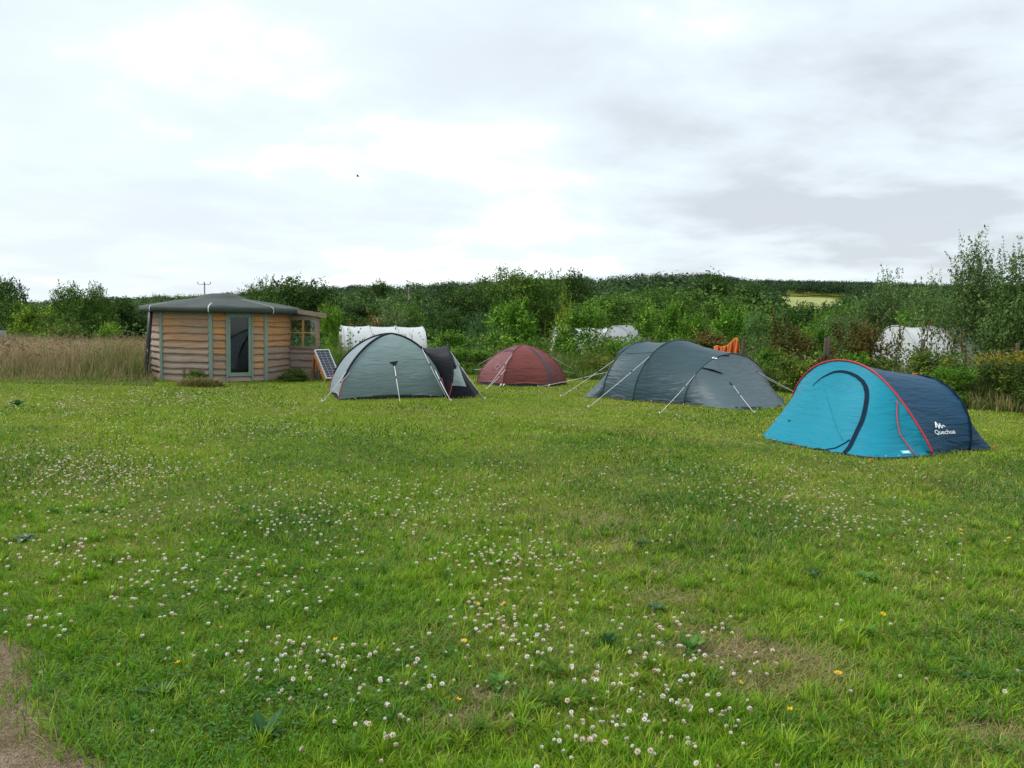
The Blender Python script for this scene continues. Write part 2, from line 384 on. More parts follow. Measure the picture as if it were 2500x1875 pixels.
def lawn(name, y0, y1, n, h0, wmin, wk, label):
    t = rs.rand(n); y = y0 * (y1 / y0) ** t          # even in the view's depth
    x = rs.uniform(-1, 1, n) * (y * .71 + 2.0)
    keep = ~on_path(x, y, -.01 + .075 * rs.randn(n))
    clump = fbm(x, y, .16, 51, 2); keep &= rs.rand(n) < .45 + .9 * clump
    bare = barefac(x, y); keep &= rs.rand(n) > bare * .8
    edge = 24.5 - .0 * x
    keep &= y < edge
    x, y = x[keep], y[keep]; n = len(x)
    c, lush, bare = lawncol(x, y, n)
    straw = c[:, 0] > c[:, 1] * .98
    tall = fbm(x, y, .5, 77, 2)
    h = h0 * rs.uniform(.45, 1.2, n) * (.5 + .8 * np.clip(lush - .1, 0, 1) + .3 * (tall > .62)) * (1 - .6 * bare)
    h *= 1 + .35 * ((x < path_edge_x(y) + .5) & (y < 4.4))
    h *= np.where(rs.rand(n) < .012, 1.9, 1)
    w = np.maximum(wmin, y * wk) * rs.uniform(.6, 1.4, n)
    lean = np.clip(.25 + rs.gamma(2.4, .22, n), .1, 1.15)
    lean = np.where(straw, rs.uniform(.7, 1.2, n), lean)
    la = 6.283 * 1.6 * fbm(x, y, .45, 55, 2) + 1.5 * rs.randn(n)
    if y0 < 6:           # tufts: blades springing outward from one root
        nt = 1900; ty = 2.15 * (6.6 / 2.15) ** rs.rand(nt); tx = rs.uniform(-1, 1, nt) * (ty * .69 + .7); kk = (~on_path(tx, ty, .02)) & (barefac(tx, ty) < .35); tx, ty = tx[kk], ty[kk]; nt = len(tx)
        m = 30; aa = rs.rand(nt * m) * 6.283; r0 = np.abs(rs.randn(nt * m)) * .014; bx = np.repeat(tx, m) + np.cos(aa) * r0; by = np.repeat(ty, m) + np.sin(aa) * r0
        cc_, _, _ = lawncol(bx, by, nt * m); tc_ = np.repeat(np.where(rs.rand(nt, 1) < .4, G2, np.where(rs.rand(nt, 1) < .4, G4 * 1.4, G1 * 1.1)), m, 0) * rs.uniform(.7, 1.3, (nt * m, 1)); mixk = rs.rand(nt * m, 1) < .75
        c = np.vstack([c, np.where(mixk, tc_, cc_)]); x = np.r_[x, bx]; y = np.r_[y, by]; h = np.r_[h, np.repeat(rs.uniform(.05, .105, nt), m) * rs.uniform(.6, 1.2, nt * m)]
        w = np.r_[w, np.repeat(rs.uniform(.0035, .0062, nt), m)]; lean = np.r_[lean, rs.uniform(.35, 1.1, nt * m)]; la = np.r_[la, aa + .3 * rs.randn(nt * m)]; n = len(x)
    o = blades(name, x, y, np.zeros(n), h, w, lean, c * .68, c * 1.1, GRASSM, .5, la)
    return tag(o, label, 'grass', kind='stuff')
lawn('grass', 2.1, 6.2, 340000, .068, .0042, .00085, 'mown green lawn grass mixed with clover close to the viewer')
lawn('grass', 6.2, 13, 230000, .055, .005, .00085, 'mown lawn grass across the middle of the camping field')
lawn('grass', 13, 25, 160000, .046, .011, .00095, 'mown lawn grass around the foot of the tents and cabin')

# small round clover leaves low in the sward
def leafq(P, Nn, size, asp, col):
    n = len(P); a = rs.randn(n, 3); u = np.cross(Nn, a); u /= np.linalg.norm(u, axis=1, keepdims=True) + 1e-9
    w = np.cross(Nn, u); s = np.reshape(size, (-1, 1)) * .5; 
    v = np.stack([P - u * s, P - w * s * asp + Nn * s * .18, P + u * s, P + w * s * asp + Nn * s * .18], 1).reshape(-1, 3)
    f = np.arange(4 * n).reshape(n, 4)
    return v, f, np.repeat(col, 4, 0)
n = 95000; y = 2.2 * (11 / 2.2) ** rs.rand(n); x = rs.uniform(-1, 1, n) * (y * .69 + .6)
k = (~on_path(x, y)) & (rs.rand(n) < np.clip((fbm(x, y, 1.3, 91) - .44) * 5, .03, 1)) & (barefac(x, y) < .5); x, y = x[k], y[k]; n = len(x)
P = np.repeat(np.stack([x, y, rs.uniform(.015, .058, n)], 1), 3, 0); th = np.repeat(rs.rand(n) * 6.28, 3) + np.tile([0, 2.09, 4.19], n)
sz = np.repeat(np.maximum(.011, y * .0021) * rs.uniform(.7, 1.2, n), 3)
P[:, 0] += np.cos(th) * sz * .5; P[:, 1] += np.sin(th) * sz * .5
Nn = np.stack([np.cos(th) * -.25, np.sin(th) * -.25, np.ones(3 * n)], 1) + .28 * rs.randn(3 * n, 3); Nn /= np.linalg.norm(Nn, axis=1, keepdims=True)
cc = np.repeat(np.array([.06, .155, .022]) * rs.uniform(.6, 1.5, (n, 1)), 3, 0)
v, f, c = leafq(P, Nn, sz, .9, cc)
tag(link('clover_leaves', arrmesh('clover_leaves', v, f, c), GRASSM), 'low mat of round dark green clover leaves in the lawn', 'clover', kind='stuff')
# dead stalks lying over the worn spots
n = 4200; q = rs.randint(0, len(BARE), n); x = np.array([BARE[i][0][0] + rs.randn() * BARE[i][1] * .8 for i in q]); y = np.array([BARE[i][0][1] + rs.randn() * BARE[i][1] * .5 for i in q])
k = y > 2.1; x, y = x[k], y[k]; n = len(x)
c = np.array([.34, .26, .15]) * rs.uniform(.4, 1.3, (n, 1))
tag(blades('straw', x, y, np.full(n, .006), rs.uniform(.03, .1, n), np.maximum(.0025, y * .0007), rs.uniform(.95, 1.2, n), c, c * 1.1, GRASSM, 1.3), 'dead dry stalks lying on the worn brown patches of lawn', 'dry grass', kind='stuff')

# ------------------------------------------------------------------ clover flowers
def flower_arr(seed, low=False):
    r = np.random.RandomState(seed); nP = 22 if low else 46; R = 1.0; vs = []; fs = []; cs = []
    for i in range(nP):
        zc = 1 - 1.75 * (i + .5) / nP; th = i * 2.39996; rr = math.sqrt(max(0, 1 - zc * zc))
        d = V(rr * math.cos(th), rr * math.sin(th), zc) + r.randn(3) * .08
        if zc < -.3: d[2] -= .35
        d /= np.linalg.norm(d); t = np.cross(d, V(0, 0, 1) + r.randn(3) * .2); t /= np.linalg.norm(t); b = np.cross(d, t)
        w = .17 * (1.5 if low else 1); L0, L1 = .25, 1.0 + r.rand() * .15
        k = len(vs)
        vs += [d * L0, d * .7 + t * w + b * .05, d * L1 + b * .1, d * .7 - t * w + b * .05]
        fs.append((k, k + 1, k + 2, k + 3))
        white = np.array([.86, .85, .78]); pink = np.array([.46, .30, .22])
        m = np.clip((zc + .25) * 2.2, 0, 1); cc = white * m + pink * (1 - m)
        cs += [cc * .55 * np.array([1, .95, .75]), cc, cc * r.uniform(.92, 1.08), cc]
    return np.array(vs), np.array(fs), np.clip(np.array(cs), 0, .9)
def stem_mesh(name, Lh, r):
    mb = MB(); mb.tube([(0, 0, 0), (Lh * .06, 0, -Lh * .5), (Lh * .1, .2 * r, -Lh)], r, 4, cap=False)
    me = D.meshes.new(name); me.from_pydata(mb.v, [], mb.f); me.materials.append(STEM); return me
HEADS = []
for sd in range(8):
    v, f, c = flower_arr(sd); v = v * (.0104 if sd < 6 else .0084)
    if sd in (2, 5): c = c * np.array([.9, .78, .72])
    me = arrmesh('clover_head', v, f, c); me.materials.append(PETAL); HEADS.append(me)
STEMS = [stem_mesh('clover_stem', h, .0012) for h in (.06, .075, .09)]
CL = [(190, 490, 70, 30, 10), (90, 500, 60, 20, 9), (40, 470, 50, 18, 7), (110, 405, 90, 8, 16), (30, 415, 60, 8, 9), (215, 402, 60, 5, 7), (160, 430, 80, 10, 9), (250, 425, 60, 7, 6), (265, 437, 50, 6, 6), (60, 480, 40, 10, 5), (130, 468, 60, 8, 7),
      (100, 470, 40, 10, 6), (80, 560, 60, 16, 4), (30, 565, 30, 14, 2.5), (140, 578, 40, 14, 3), (160, 610, 50, 18, 2.5), (45, 630, 30, 10, 1.3), (320, 545, 60, 30, 6), (385, 508, 50, 14, 6), (440, 520, 50, 16, 6), (505, 566, 34, 12, 7), (560, 565, 25, 12, 2.5), (470, 500, 60, 14, 4), (300, 520, 40, 14, 4), (260, 590, 40, 20, 3),
      (510, 620, 36, 20, 3.4), (490, 640, 40, 15, 2), (275, 672, 40, 16, 3.2), (340, 680, 40, 16, 2.8), (375, 735, 18, 22, 1.4), (420, 690, 40, 20, 1.8), (545, 650, 30, 20, 2.5), (670, 668, 32, 16, 2.2), (640, 700, 40, 20, 1.5), (690, 735, 40, 20, 2.4), (585, 745, 30, 16, 2.5), (620, 690, 30, 20, 1.2), (730, 690, 25, 25, 1.0), (650, 640, 30, 10, 1.2),
      (765, 500, 60, 14, 8), (830, 516, 50, 14, 6), (740, 480, 70, 8, 6), (890, 530, 50, 14, 3.5), (930, 560, 40, 20, 1.5), (650, 417, 40, 5, 5), (700, 424, 50, 5, 4), (780, 435, 50, 6, 4), (845, 470, 60, 8, 3), (560, 470, 120, 20, 3), (400, 430, 120, 12, 4), (600, 440, 100, 10, 3), (500, 540, 260, 60, 7), (500, 650, 300, 70, 5), (300, 460, 200, 30, 5), (800, 600, 160, 60, 1.4)]
wts = np.array([q[4] for q in CL]); wts = wts / wts.sum()
pts = []
N_CL = 3200
idx = rs.choice(len(CL), N_CL, p=wts)
for i in idx:
    a, b, sa, sb, _ = CL[i]
    px = a + rs.randn() * sa * 1.0; py = b + rs.randn() * sb * 1.0
    if py < 391 or py > 790 or px < -60 or px > 1090: continue
    p = gp(px, py)
    if on_path(np.array([p[0]]), np.array([p[1]]), -.05)[0]: continue
    pts.append((p[0], p[1]))
pts = np.array(pts)
pts = pts[np.argsort(pts[:, 1])]
# ------------------------------------------------------------------ tent helpers
def hoop(A, T, B, n=41, m=2.0, mb_=None):
    A, T, B = (np.array(q, float) for q in (A, T, B)); M = (A + B) / 2; H = (B - A) / 2; U = T - M
    t = np.linspace(0, math.pi, n); c = -np.cos(t); s = np.sin(t)
    if mb_: m = np.where(c < 0, m + (mb_ - m) * s ** 3, mb_)
    return M + np.outer(np.sign(c) * np.abs(c) ** (2 / m), H) + np.outer(np.maximum(s, 0) ** (2 / m), U)
def resample(P, n):
    P = np.array(P, float); d = np.r_[0, np.cumsum(np.linalg.norm(np.diff(P, axis=0), axis=1))]
    t = np.linspace(0, d[-1], n); return np.stack([np.interp(t, d, P[:, k]) for k in range(3)], 1)
def smoothpath(P, n, it=2):
    P = np.array(P, float)
    for _ in range(it):
        Q = [P[0]]
        for a, b in zip(P[:-1], P[1:]): Q += [a * .75 + b * .25, a * .25 + b * .75]
        P = np.array(Q + [P[-1]])
    return resample(P, n)
def loft(curves, subs, sags, wr=.006, seed=0):
    rows = []
    for i in range(len(curves) - 1):
        A, B = curves[i], curves[i + 1]
        ts = np.linspace(0, 1, subs[i] + 1)
        if i: ts = ts[1:]
        for t in ts:
            r = A * (1 - t) + B * t; c = r.mean(0).copy(); c[2] = min(r[:, 2].min(), .2)
            r = r + (c - r) * sags[i] * 4 * t * (1 - t)
            rows.append(r)
    P = np.array(rows); a, b = P.shape[:2]
    if wr:
        c = P.reshape(-1, 3).mean(0); c[2] = 0
        I, J = np.meshgrid(np.arange(a), np.arange(b), indexing='ij')
        w = (fbm(I * 1.0, J * 3.0, 7, seed + 5) - .5) * 2 * wr
        nrm = P - c; nrm /= np.linalg.norm(nrm, axis=-1, keepdims=True)
        fade = np.minimum(1, np.minimum(J, b - 1 - J) / 4.0)
        P = P + nrm * (w * fade)[..., None]
    P[..., 2] = np.maximum(P[..., 2], .004)
    return P
def samp(P, a, b):
    A, B = P.shape[:2]; x = np.clip(a * (A - 1), 0, A - 1.0001); y = np.clip(b * (B - 1), 0, B - 1.0001)
    i, j = int(x), int(y); u, v = x - i, y - j
    p = (P[i, j] * (1 - v) + P[i, j + 1] * v) * (1 - u) + (P[i + 1, j] * (1 - v) + P[i + 1, j + 1] * v) * u
    da = P[i + 1, j] * (1 - v) + P[i + 1, j + 1] * v - P[i, j] * (1 - v) - P[i, j + 1] * v
    db = (P[i, j + 1] - P[i, j]) * (1 - u) + (P[i + 1, j + 1] - P[i + 1, j]) * u
    n = np.cross(da, db); l = np.linalg.norm(n)
    c = P.reshape(-1, 3).mean(0); c[2] = .1
    n = n / l if l > 1e-9 else (p - c) / np.linalg.norm(p - c)
    if np.dot(n, p - c) < 0: n = -n
    return p, n
_CACHE = {}
def dense(P):
    if id(P) not in _CACHE:
        ab = [(a, b) for a in np.linspace(0, 1, 71) for b in np.linspace(0, 1, 91)]
        sn = [samp(P, a, b) for a, b in ab]; S = np.array([q[0] for q in sn]); N_ = np.array([q[1] for q in sn])
        _CACHE[id(P)] = (ab, S, N_, proj(S), np.linalg.norm(S - V(0, 0, CH), axis=1), P)
    return _CACHE[id(P)]
def pxfind(P, px, py):
    """the place on a cloth surface seen at a pixel of the photograph (nearest the viewer)"""
    ab, S, N_, d, dist, _ = dense(P)
    return ab[int(np.argmin(np.hypot(d[:, 0] - px, d[:, 1] - py) + dist * 1.2))]
def onsurf(P, pts, off=.006):
    return [p + n * off for p, n in (samp(P, a, b) for a, b in pts)]
def strip_on(mb, P, pts, w, off=.006, m=0, sub=6):
    """a flat tape of width w along (a, b) points of a surface"""
    q = np.array(pts); t = np.linspace(0, 1, len(q)); tt = np.linspace(0, 1, (len(q) - 1) * sub + 1)
    q = np.stack([np.interp(tt, t, q[:, 0]), np.interp(tt, t, q[:, 1])], 1)
    pn = [samp(P, a, b) for a, b in q]; pp = [p + n * off for p, n in pn]; rows = []
    for i, (p, n) in enumerate(pn):
        d = pp[min(i + 1, len(pp) - 1)] - pp[max(i - 1, 0)]; s = np.cross(n, d); s /= np.linalg.norm(s) + 1e-9
        ww = (w[0] + (w[1] - w[0]) * tt[i]) if isinstance(w, tuple) else w
        rows.append([pp[i] - s * ww / 2, pp[i] + s * ww / 2])
    mb.grid(np.array(rows), m); return mb
def planar_on(P, a, b, right_hint=(1, 0, 0)):
    p, n = samp(P, a, b); up = V(0, 0, 1) - n * n[2]; up /= np.linalg.norm(up); rt = np.cross(up, n); rt /= np.linalg.norm(rt)
    if np.dot(rt, right_hint) < 0: rt = -rt
    return p, rt, up, n
def snap(P, pts3, off):
    """push points near a surface onto it, lifted by off"""
    ab, S, N_, _, _, _ = dense(P); out = []
    for p in pts3:
        k = int(np.argmin(((S - p) ** 2).sum(1))); n = N_[k]
        out.append(p - n * np.dot(p - S[k], n) + n * off)
    return out
def guy(parent, a, b, peg=True, r=.0055):
    mb = MB(); a = np.array(a, float); b = np.array(b, float); mid = (a + b) / 2 - V(0, 0, .012)
    mb.tube([a, mid, b], r, 5); o = mb.build('guy_rope', CORD, parent)
    d = (b - a) / np.linalg.norm(b - a)
    s = MB(); c = a + (b - a) * .32; s.tube([c - d * .025, c + d * .025], .009, 5); s.build('tensioner', BLACKF, o)
    if peg: p = MB(); p.tube([b + V(0, 0, .05) - d * .0, b - V(0, 0, .06) + d * .03], .006, 5); p.build('peg', PEG, o)
    return o
def polyfaces(mb, pts, m=0): return mb.add(pts, [list(range(len(pts)))], m)

# ------------------------------------------------------------------ 1 turquoise and navy pop-up tent
TEAL = fabric('turquoise_cloth', (.003, .20, .29), .5, .14, .5); NAVY = fabric('navy_cloth', (.009, .05, .10), .5, .06, .6)
RED = mat('red_binding', (.42, .015, .03), .5, .1); DKNAVY = mat('zip_cover', (.0025, .012, .03), .65, .1, spec=.08)
ORANGE = mat('orange_tab', (.8, .18, .02), .6, .1); WHITE = mat('white_print', (.78, .82, .85), .6, .03); YELLOWTAB = mat('yellow_tab', (.75, .4, .02), .6, .1)
A = gp(933.5, 456); B = gp(791, 428.5); L_ = gp(757.3, 438.2); F1 = gp(868, 460.3); R_ = gp(992.6, 449.8)
e = (B - A) / np.linalg.norm(B - A); nb = V(e[1], -e[0], 0)
if nb[1] < 0: nb = -nb
M1 = (A + B) / 2
T1 = at(843.8, 360.8, M1[1] + .02)
h1 = resample(hoop(A, T1, B, 81, 1.42, 1.95), 61)
A2 = A + nb * 1.0 + e * .12; B2 = B + nb * 1.0 - e * .12
A2 = gp(969, 451.5); B2 = A2 + (B - A) * .86; M2 = (A2 + B2) / 2
T2 = at(915, 374.6, M2[1]); h2 = hoop(A2, T2, B2, 61, 2.05)
fr = smoothpath([A + V(.03, -.02, 0), gp(905, 459.8), F1, gp(815, 450.5), L_, gp(768, 433.5), B + V(-.02, .05, 0)], 61, 3); fr[:, 2] = .01
fr[:, 2] += .0
bk = smoothpath([A2 + V(-.05, -.03, 0), (A2 + R_) / 2 + V(-.02, -.04, 0), R_, R_, R_, R_ + (B - A) * .45, R_ + (B - A) * .8, B2 + nb * .25, B2], 61, 3); bk[:, 2] = .01
tent1 = empty('popup_tent', (float(M1[0]), float(M1[1]), 0))
tag(tent1, 'turquoise and navy pop-up tent with red piping and curved zip door', 'tent')
PT = loft([fr, h1], [22], [.045], .012, 3)
PN = loft([h1, h2, bk], [16, 12], [.03, .03], .012, 9)
mb = MB(); mb.grid(PT); door = mb.build('porch_cloth', TEAL, tent1); door['label'] = 'turquoise front cloth with the zipped door'
mb = MB(); mb.grid(PN); body = mb.build('flysheet', NAVY, tent1); body['label'] = 'navy rear flysheet'
sk = MB(); base = np.concatenate([fr, bk[::-1][1:-1]]); cen = base.mean(0)
sk.grid(np.array([base * [1, 1, 0] + V(0, 0, .012), (base - cen) * .985 + cen + V(0, 0, .03 - cen[2])]), closed=True); sk.build('groundsheet', BLACKF, tent1)
mb = MB(); mb.tube(h1 + nb * -.01 + V(0, 0, .008), .013, 6); mb.build('hoop_piping', RED, tent1)
mb = MB(); mb.tube(h2 + V(0, 0, .003), .012, 6); mb.build('hoop', DKNAVY, tent1)
# zip: long hooked band, seen on the photograph
Zp = [(567, 330), (610, 280), (660, 240), (720, 212), (780, 200), (850, 200), (910, 216), (965, 252), (1005, 310), (1028, 380), (1032, 440), (1018, 520), (985, 610), (950, 690), (915, 770), (875, 840), (830, 902)]
Zp = [(745.5 + .1185 * a, 348.2 + .1185 * b) for a, b in Zp]
zab = smoothpath([(*pxfind(PT, *q), 0) for q in Zp], 34, 3)[:, :2]
mb = MB(); strip_on(mb, PT, zab[:12], (.012, .06), .010, sub=2); strip_on(mb, PT, zab[11:], .055, .010, sub=2); mb.build('zip_cover', DKNAVY, tent1)
Z2 = [(745.5 + .1185 * a, 348.2 + .1185 * b) for a, b in [(205, 775), (400, 812), (560, 846), (660, 855), (760, 842), (830, 808), (880, 778)]]
mb = MB(); mb.tube(onsurf(PT, [pxfind(PT, *q) for q in Z2], .007), .007, 5); mb.build('zip', DKNAVY, tent1)
Z3 = [(745.5 + .1185 * a, 348.2 + .1185 * b) for a, b in [(655, 290), (690, 430), (730, 560), (780, 700), (815, 775)]]
mb = MB(); mb.tube(onsurf(PT, [pxfind(PT, *q) for q in Z3], .0), .005, 5); mb.build('seam', TEAL, tent1)
Z4 = [(745.5 + .1185 * a, 348.2 + .1185 * b) for a, b in [(1268, 448), (1282, 475), (1280, 560), (1282, 650), (1310, 740), (1350, 810), (1385, 870), (1430, 908)]]
mb = MB(); mb.tube(onsurf(PT, [pxfind(PT, *q) for q in Z4], .015), .007, 5); mb.build('pull_cord', RED, tent1)
def lab(P, pxx, pyy, w, h, name, m, parent, off=.008, pts=None):
    a, b = pxfind(P, pxx, pyy); p, rt, up, n = planar_on(P, a, b)
    q = pts or [(-.5, -.5), (.5, -.5), (.5, .5), (-.5, .5)]
    mb = MB(); polyfaces(mb, snap(P, [p + rt * u * w + up * v * h for u, v in q], off)); return mb.build(name, m, parent)
lab(PT, 905.3, 452.6, .15, .058, 'label_backing', mat('pale_blue_print', (.10, .42, .56), .6, .05), tent1, .007)
wl = lab(PT, 905.1, 452.7, .092, .026, 'label', WHITE, tent1, .012)
lab(PT, 789.5, 421.8, .045, .022, 'toggle', DKNAVY, tent1, .01)
for q in [(1430, 226)]:
    p = at(745.5 + .1185 * q[0], 348.2 + .1185 * q[1], T2[1] - .02); mb = MB(); mb.box(p + V(0, 0, .01), (.075, .01, 0), (0, .03, 0), (0, 0, .03)); mb.build('tab', ORANGE, tent1)
for p, m_ in [(at(968.5, 411.8, A2[1] + .35), YELLOWTAB), (R_ + V(.01, 0, .03), ORANGE), (at(791, 396.5, B[1] - .15), YELLOWTAB), (gp(796, 447, .02), ORANGE), (gp(870.5, 460, .02), ORANGE), (L_ + V(.03, 0, .04), YELLOWTAB)]:
    mb = MB(); mb.box(p, (.035, .008, 0), (0, .02, .0), (0, 0, .025)); mb.build('tab', m_, tent1)
# printed mark: mountain zigzag over the maker's word
a, b = pxfind(PN, 945.0, 430.5); p0, rt, up, nn = planar_on(PN, a, b)
SCL = 11.05 / F                                # metres per render pixel at this distance
def place2d(pts, x0, y0, s): return [p0 + rt * (x0 + u * s) + up * (y0 + v * s) for u, v in pts]
Zig = [(0, 0), (.30, .86), (.47, .86), (.60, .12), (.72, .56), (.88, .56), (1.0, .1), (1.16, .34), (1.36, .34), (1.62, .05), (1.42, .05), (1.24, .22), (1.12, -.12), (.90, -.12), (.78, .28), (.62, -.16), (.46, -.16), (.36, .50), (.20, 0)]
fcu = D.curves.new('logo', 'FONT'); fcu.body = 'Quechua'; fcu.size = 1; fcu.offset = .012
fob = D.objects.new('logo', fcu); COL.objects.link(fob); bpy.context.view_layer.update()
tme = D.meshes.new_from_object(fob.evaluated_get(bpy.context.evaluated_depsgraph_get())); D.objects.remove(fob)
tv = np.array([v.co[:2] for v in tme.vertices]); tf = [list(q.vertices) for q in tme.polygons]
wid = tv[:, 0].max(); s = 19.2 * SCL / wid * 1.12
mb = MB(); mb.add(snap(PN, [p0 + rt * (u * s * 1.28 - 14.6 * SCL) + up * (v * s * 1.05 - 2.6 * SCL) for u, v in tv], .010), tf)
s2 = 6.6 * SCL
mb2 = MB(); 
zz = snap(PN, [p0 + rt * (-11.2 * SCL + u * s2 * 1.3) + up * (4.0 * SCL + v * s2 * 1.05) for u, v in Zig], .010)
for tri in [(0, 1, 18), (1, 17, 18), (1, 2, 17), (2, 16, 17), (2, 3, 16), (3, 15, 16), (3, 4, 15), (4, 14, 15), (4, 5, 14), (5, 13, 14), (5, 6, 13), (6, 12, 13), (6, 7, 12), (7, 11, 12), (7, 8, 11), (8, 10, 11), (8, 9, 10)]:
    mb.add([zz[i] for i in tri], [(0, 1, 2)])
lg = mb.build('logo', WHITE, tent1); D.meshes.remove(tme)
FOOT.append([tuple(q[:2]) for q in base[::4]])

# ------------------------------------------------------------------ 2 dark tunnel tent
SLATE = fabric('slate_cloth', (.034, .066, .078), .42, .05, .4); SLATE2 = fabric('pale_slate_cloth', (.062, .096, .108), .42, .06, .35); SEAM = mat('dark_sleeve', (.025, .045, .055), .6, .1)
def zt(a, b): return (565.2 + .1074 * a, 319.5 + .1074 * b)
def hp(foot, top, dep, lean=0, m=2.0):
    f = gp(*zt(*foot)); t = at(*zt(*top), f[1] + dep); far = f + 2 * (t - f); far[2] = 0
    return hoop(f, t, far, 61, m), f, t, far
H1, f1, t1, r1 = hp((345, 730), (735, 205), .75, 0, 1.9)
H2, f2, t2, r2 = hp((628, 762), (1065, 190), .85, 0, 1.9)
H3, f3, t3, r3 = hp((1100, 790), (1550, 318), .9, 0, 1.85)
le = smoothpath([f1 + V(-.03, 0, 0), gp(*zt(200, 733)), gp(*zt(165, 712)), gp(*zt(165, 712)) + V(.45, .9, 0), r1 + V(-.3, .1, 0), r1], 61, 3); le[:, 2] = .01
re = smoothpath([f3 + V(.02, 0, 0), gp(*zt(1500, 838)), gp(*zt(1800, 846)), gp(*zt(2065, 808)), gp(*zt(2065, 808)) + V(.15, .7, 0), r3 + V(.25, -.1, 0), r3], 61, 3); re[:, 2] = .01
tent2 = empty('tunnel_tent', (float(t2[0]), float(t2[1]), 0))
tag(tent2, 'large dark slate tunnel tent with three hoops and many guy ropes', 'tent')
PA = loft([le, H1], [12], [.05], .01, 21); PB_ = loft([H1, H2], [14], [.035], .012, 22); PC = loft([H2, H3], [16], [.03], .014, 23); PD = loft([H3, re], [18], [.055], .012, 24)
for P_ in (PB_, PC):
    lf = .055 * np.sin(np.pi * np.linspace(0, 1, len(P_)))
    for j_ in (0, -1): P_[:, j_, 2] += lf
mb = MB(); mb.grid(PA); mb.build('end_panel', SLATE2, tent2)['label'] = 'pale rear end sloping to the ground'
mb = MB(); mb.grid(PB_); mb.grid(PC); mb.build('flysheet', SLATE, tent2)
mb = MB(); mb.grid(PD); mb.build('end_panel', SLATE2, tent2)['label'] = 'long pale front end running out to a pegged point'
for H in (H1, H2, H3):
    mb = MB(); mb.tube(H + V(0, 0, .004), .014, 6); mb.build('pole_sleeve', SEAM, tent2)
base = np.concatenate([f1[None], f2[None], f3[None], re[10:50], r3[None], r2[None], r1[None], le[10:50][::-1]]); base = resample(np.vstack([base, base[:1]]), 90)[:-1]
cen = base.mean(0); sk = MB(); sk.grid(np.array([base * [1, 1, 0] + V(0, 0, .01), (base - cen) * [.975, .96, 0] + cen * [1, 1, 0] + V(0, 0, .05)]), closed=True); sk.build('groundsheet', BLACKF, tent2)
FOOT.append([tuple(q[:2]) for q in base[::3]])
mb = MB(); strip_on(mb, PB_, [pxfind(PB_, *zt(560, 318)), pxfind(PB_, *zt(700, 308)), pxfind(PB_, *zt(830, 298))], .03, .008); mb.build('zip_cover', SEAM, tent2)
# hooded vents
def hood(P, L, Rr, apex, out, name='vent'):
    l, r, t = (samp(P, *pxfind(P, *zt(*q))) for q in (L, Rr, apex))
    mb = MB(); lp, rp, tp = l[0] + l[1] * out, r[0] + r[1] * out, t[0] + t[1] * .006
    mp = (lp + rp) / 2 + (l[1] + r[1]) / 2 * out * .8
    mb.grid(np.array([[tp, tp, tp], [(tp + lp) / 2 + t[1] * out * .3, (tp + mp) / 2 + t[1] * out * .5, (tp + rp) / 2 + t[1] * out * .3], [lp, mp, rp]])); o = mb.build(name, SLATE2, tent2)
    m2 = MB(); m2.add([l[0] + l[1] * .004, r[0] + r[1] * .004, rp, mp, lp], [(0, 1, 2, 3, 4)]); m2.build('mesh_opening', BLACKF, o); return o
hood(PD, (1270, 458), (1460, 505), (1365, 360), .028)
hood(PD, (1460, 322), (1530, 335), (1500, 312), .02)
l, n_ = samp(PD, *pxfind(PD, *zt(1560, 612))); 
mb = MB(); polyfaces(mb, [l + n_ * .01, samp(PD, *pxfind(PD, *zt(1525, 575)))[0] + n_ * .012, samp(PD, *pxfind(PD, *zt(1535, 605)))[0] + n_ * .012]); mb.build('guy_patch', BLACKF, tent2)
lab(PD, *zt(1385, 342), .10, .05, 'label', WHITE, tent2, .012)
e1 = samp(PA, *pxfind(PA, *zt(500, 330)))[0]
mb = MB(); mb.grid(np.array([[H1[q] + V(0, 0, .004) for q in range(18, 31)], [H1[q] + V(-.13, -.05, -.03) for q in range(18, 31)]])); mb.build('hood', SLATE2, tent2)
for P, s_, g_ in [(PB_, (800, 350), (215, 820)), (PC, (1218, 512), (880, 880)), (PD, (1565, 622), (1765, 875)), (PA, (470, 372), (-40, 720)), (PA, (385, 485), (-250, 640))]:
    if g_[0] < -200: guy(tent2, samp(P, *pxfind(P, *zt(*s_)))[0], gp(*zt(*g_)) + V(0, .3, 0))
    else: guy(tent2, samp(P, *pxfind(P, *zt(*s_)))[0], gp(*zt(*g_)))
s3 = samp(PD, *pxfind(PD, *zt(1535, 345)))[0]
tip = gp(*zt(2065, 808)); guy(tent2, at(*zt(1535, 345), t3[1]), at(*zt(2130, 800), 16.6) * [1, 1, 0] + V(.5, .3, 0)); guy(tent2, at(*zt(1690, 450), t3[1] + .4), at(*zt(2150, 790), 17.2) * [1, 1, 0] + V(.4, .6, 0))
mb = MB(); mb.tube([f3 + V(0, -.02, 0.02), f3 + V(-.03, -.1, -.02)], .008, 5); mb.build('peg', mat('pink_peg', (.55, .3, .5), .4, .1), tent2)
# orange towel is hung on the fence, further on

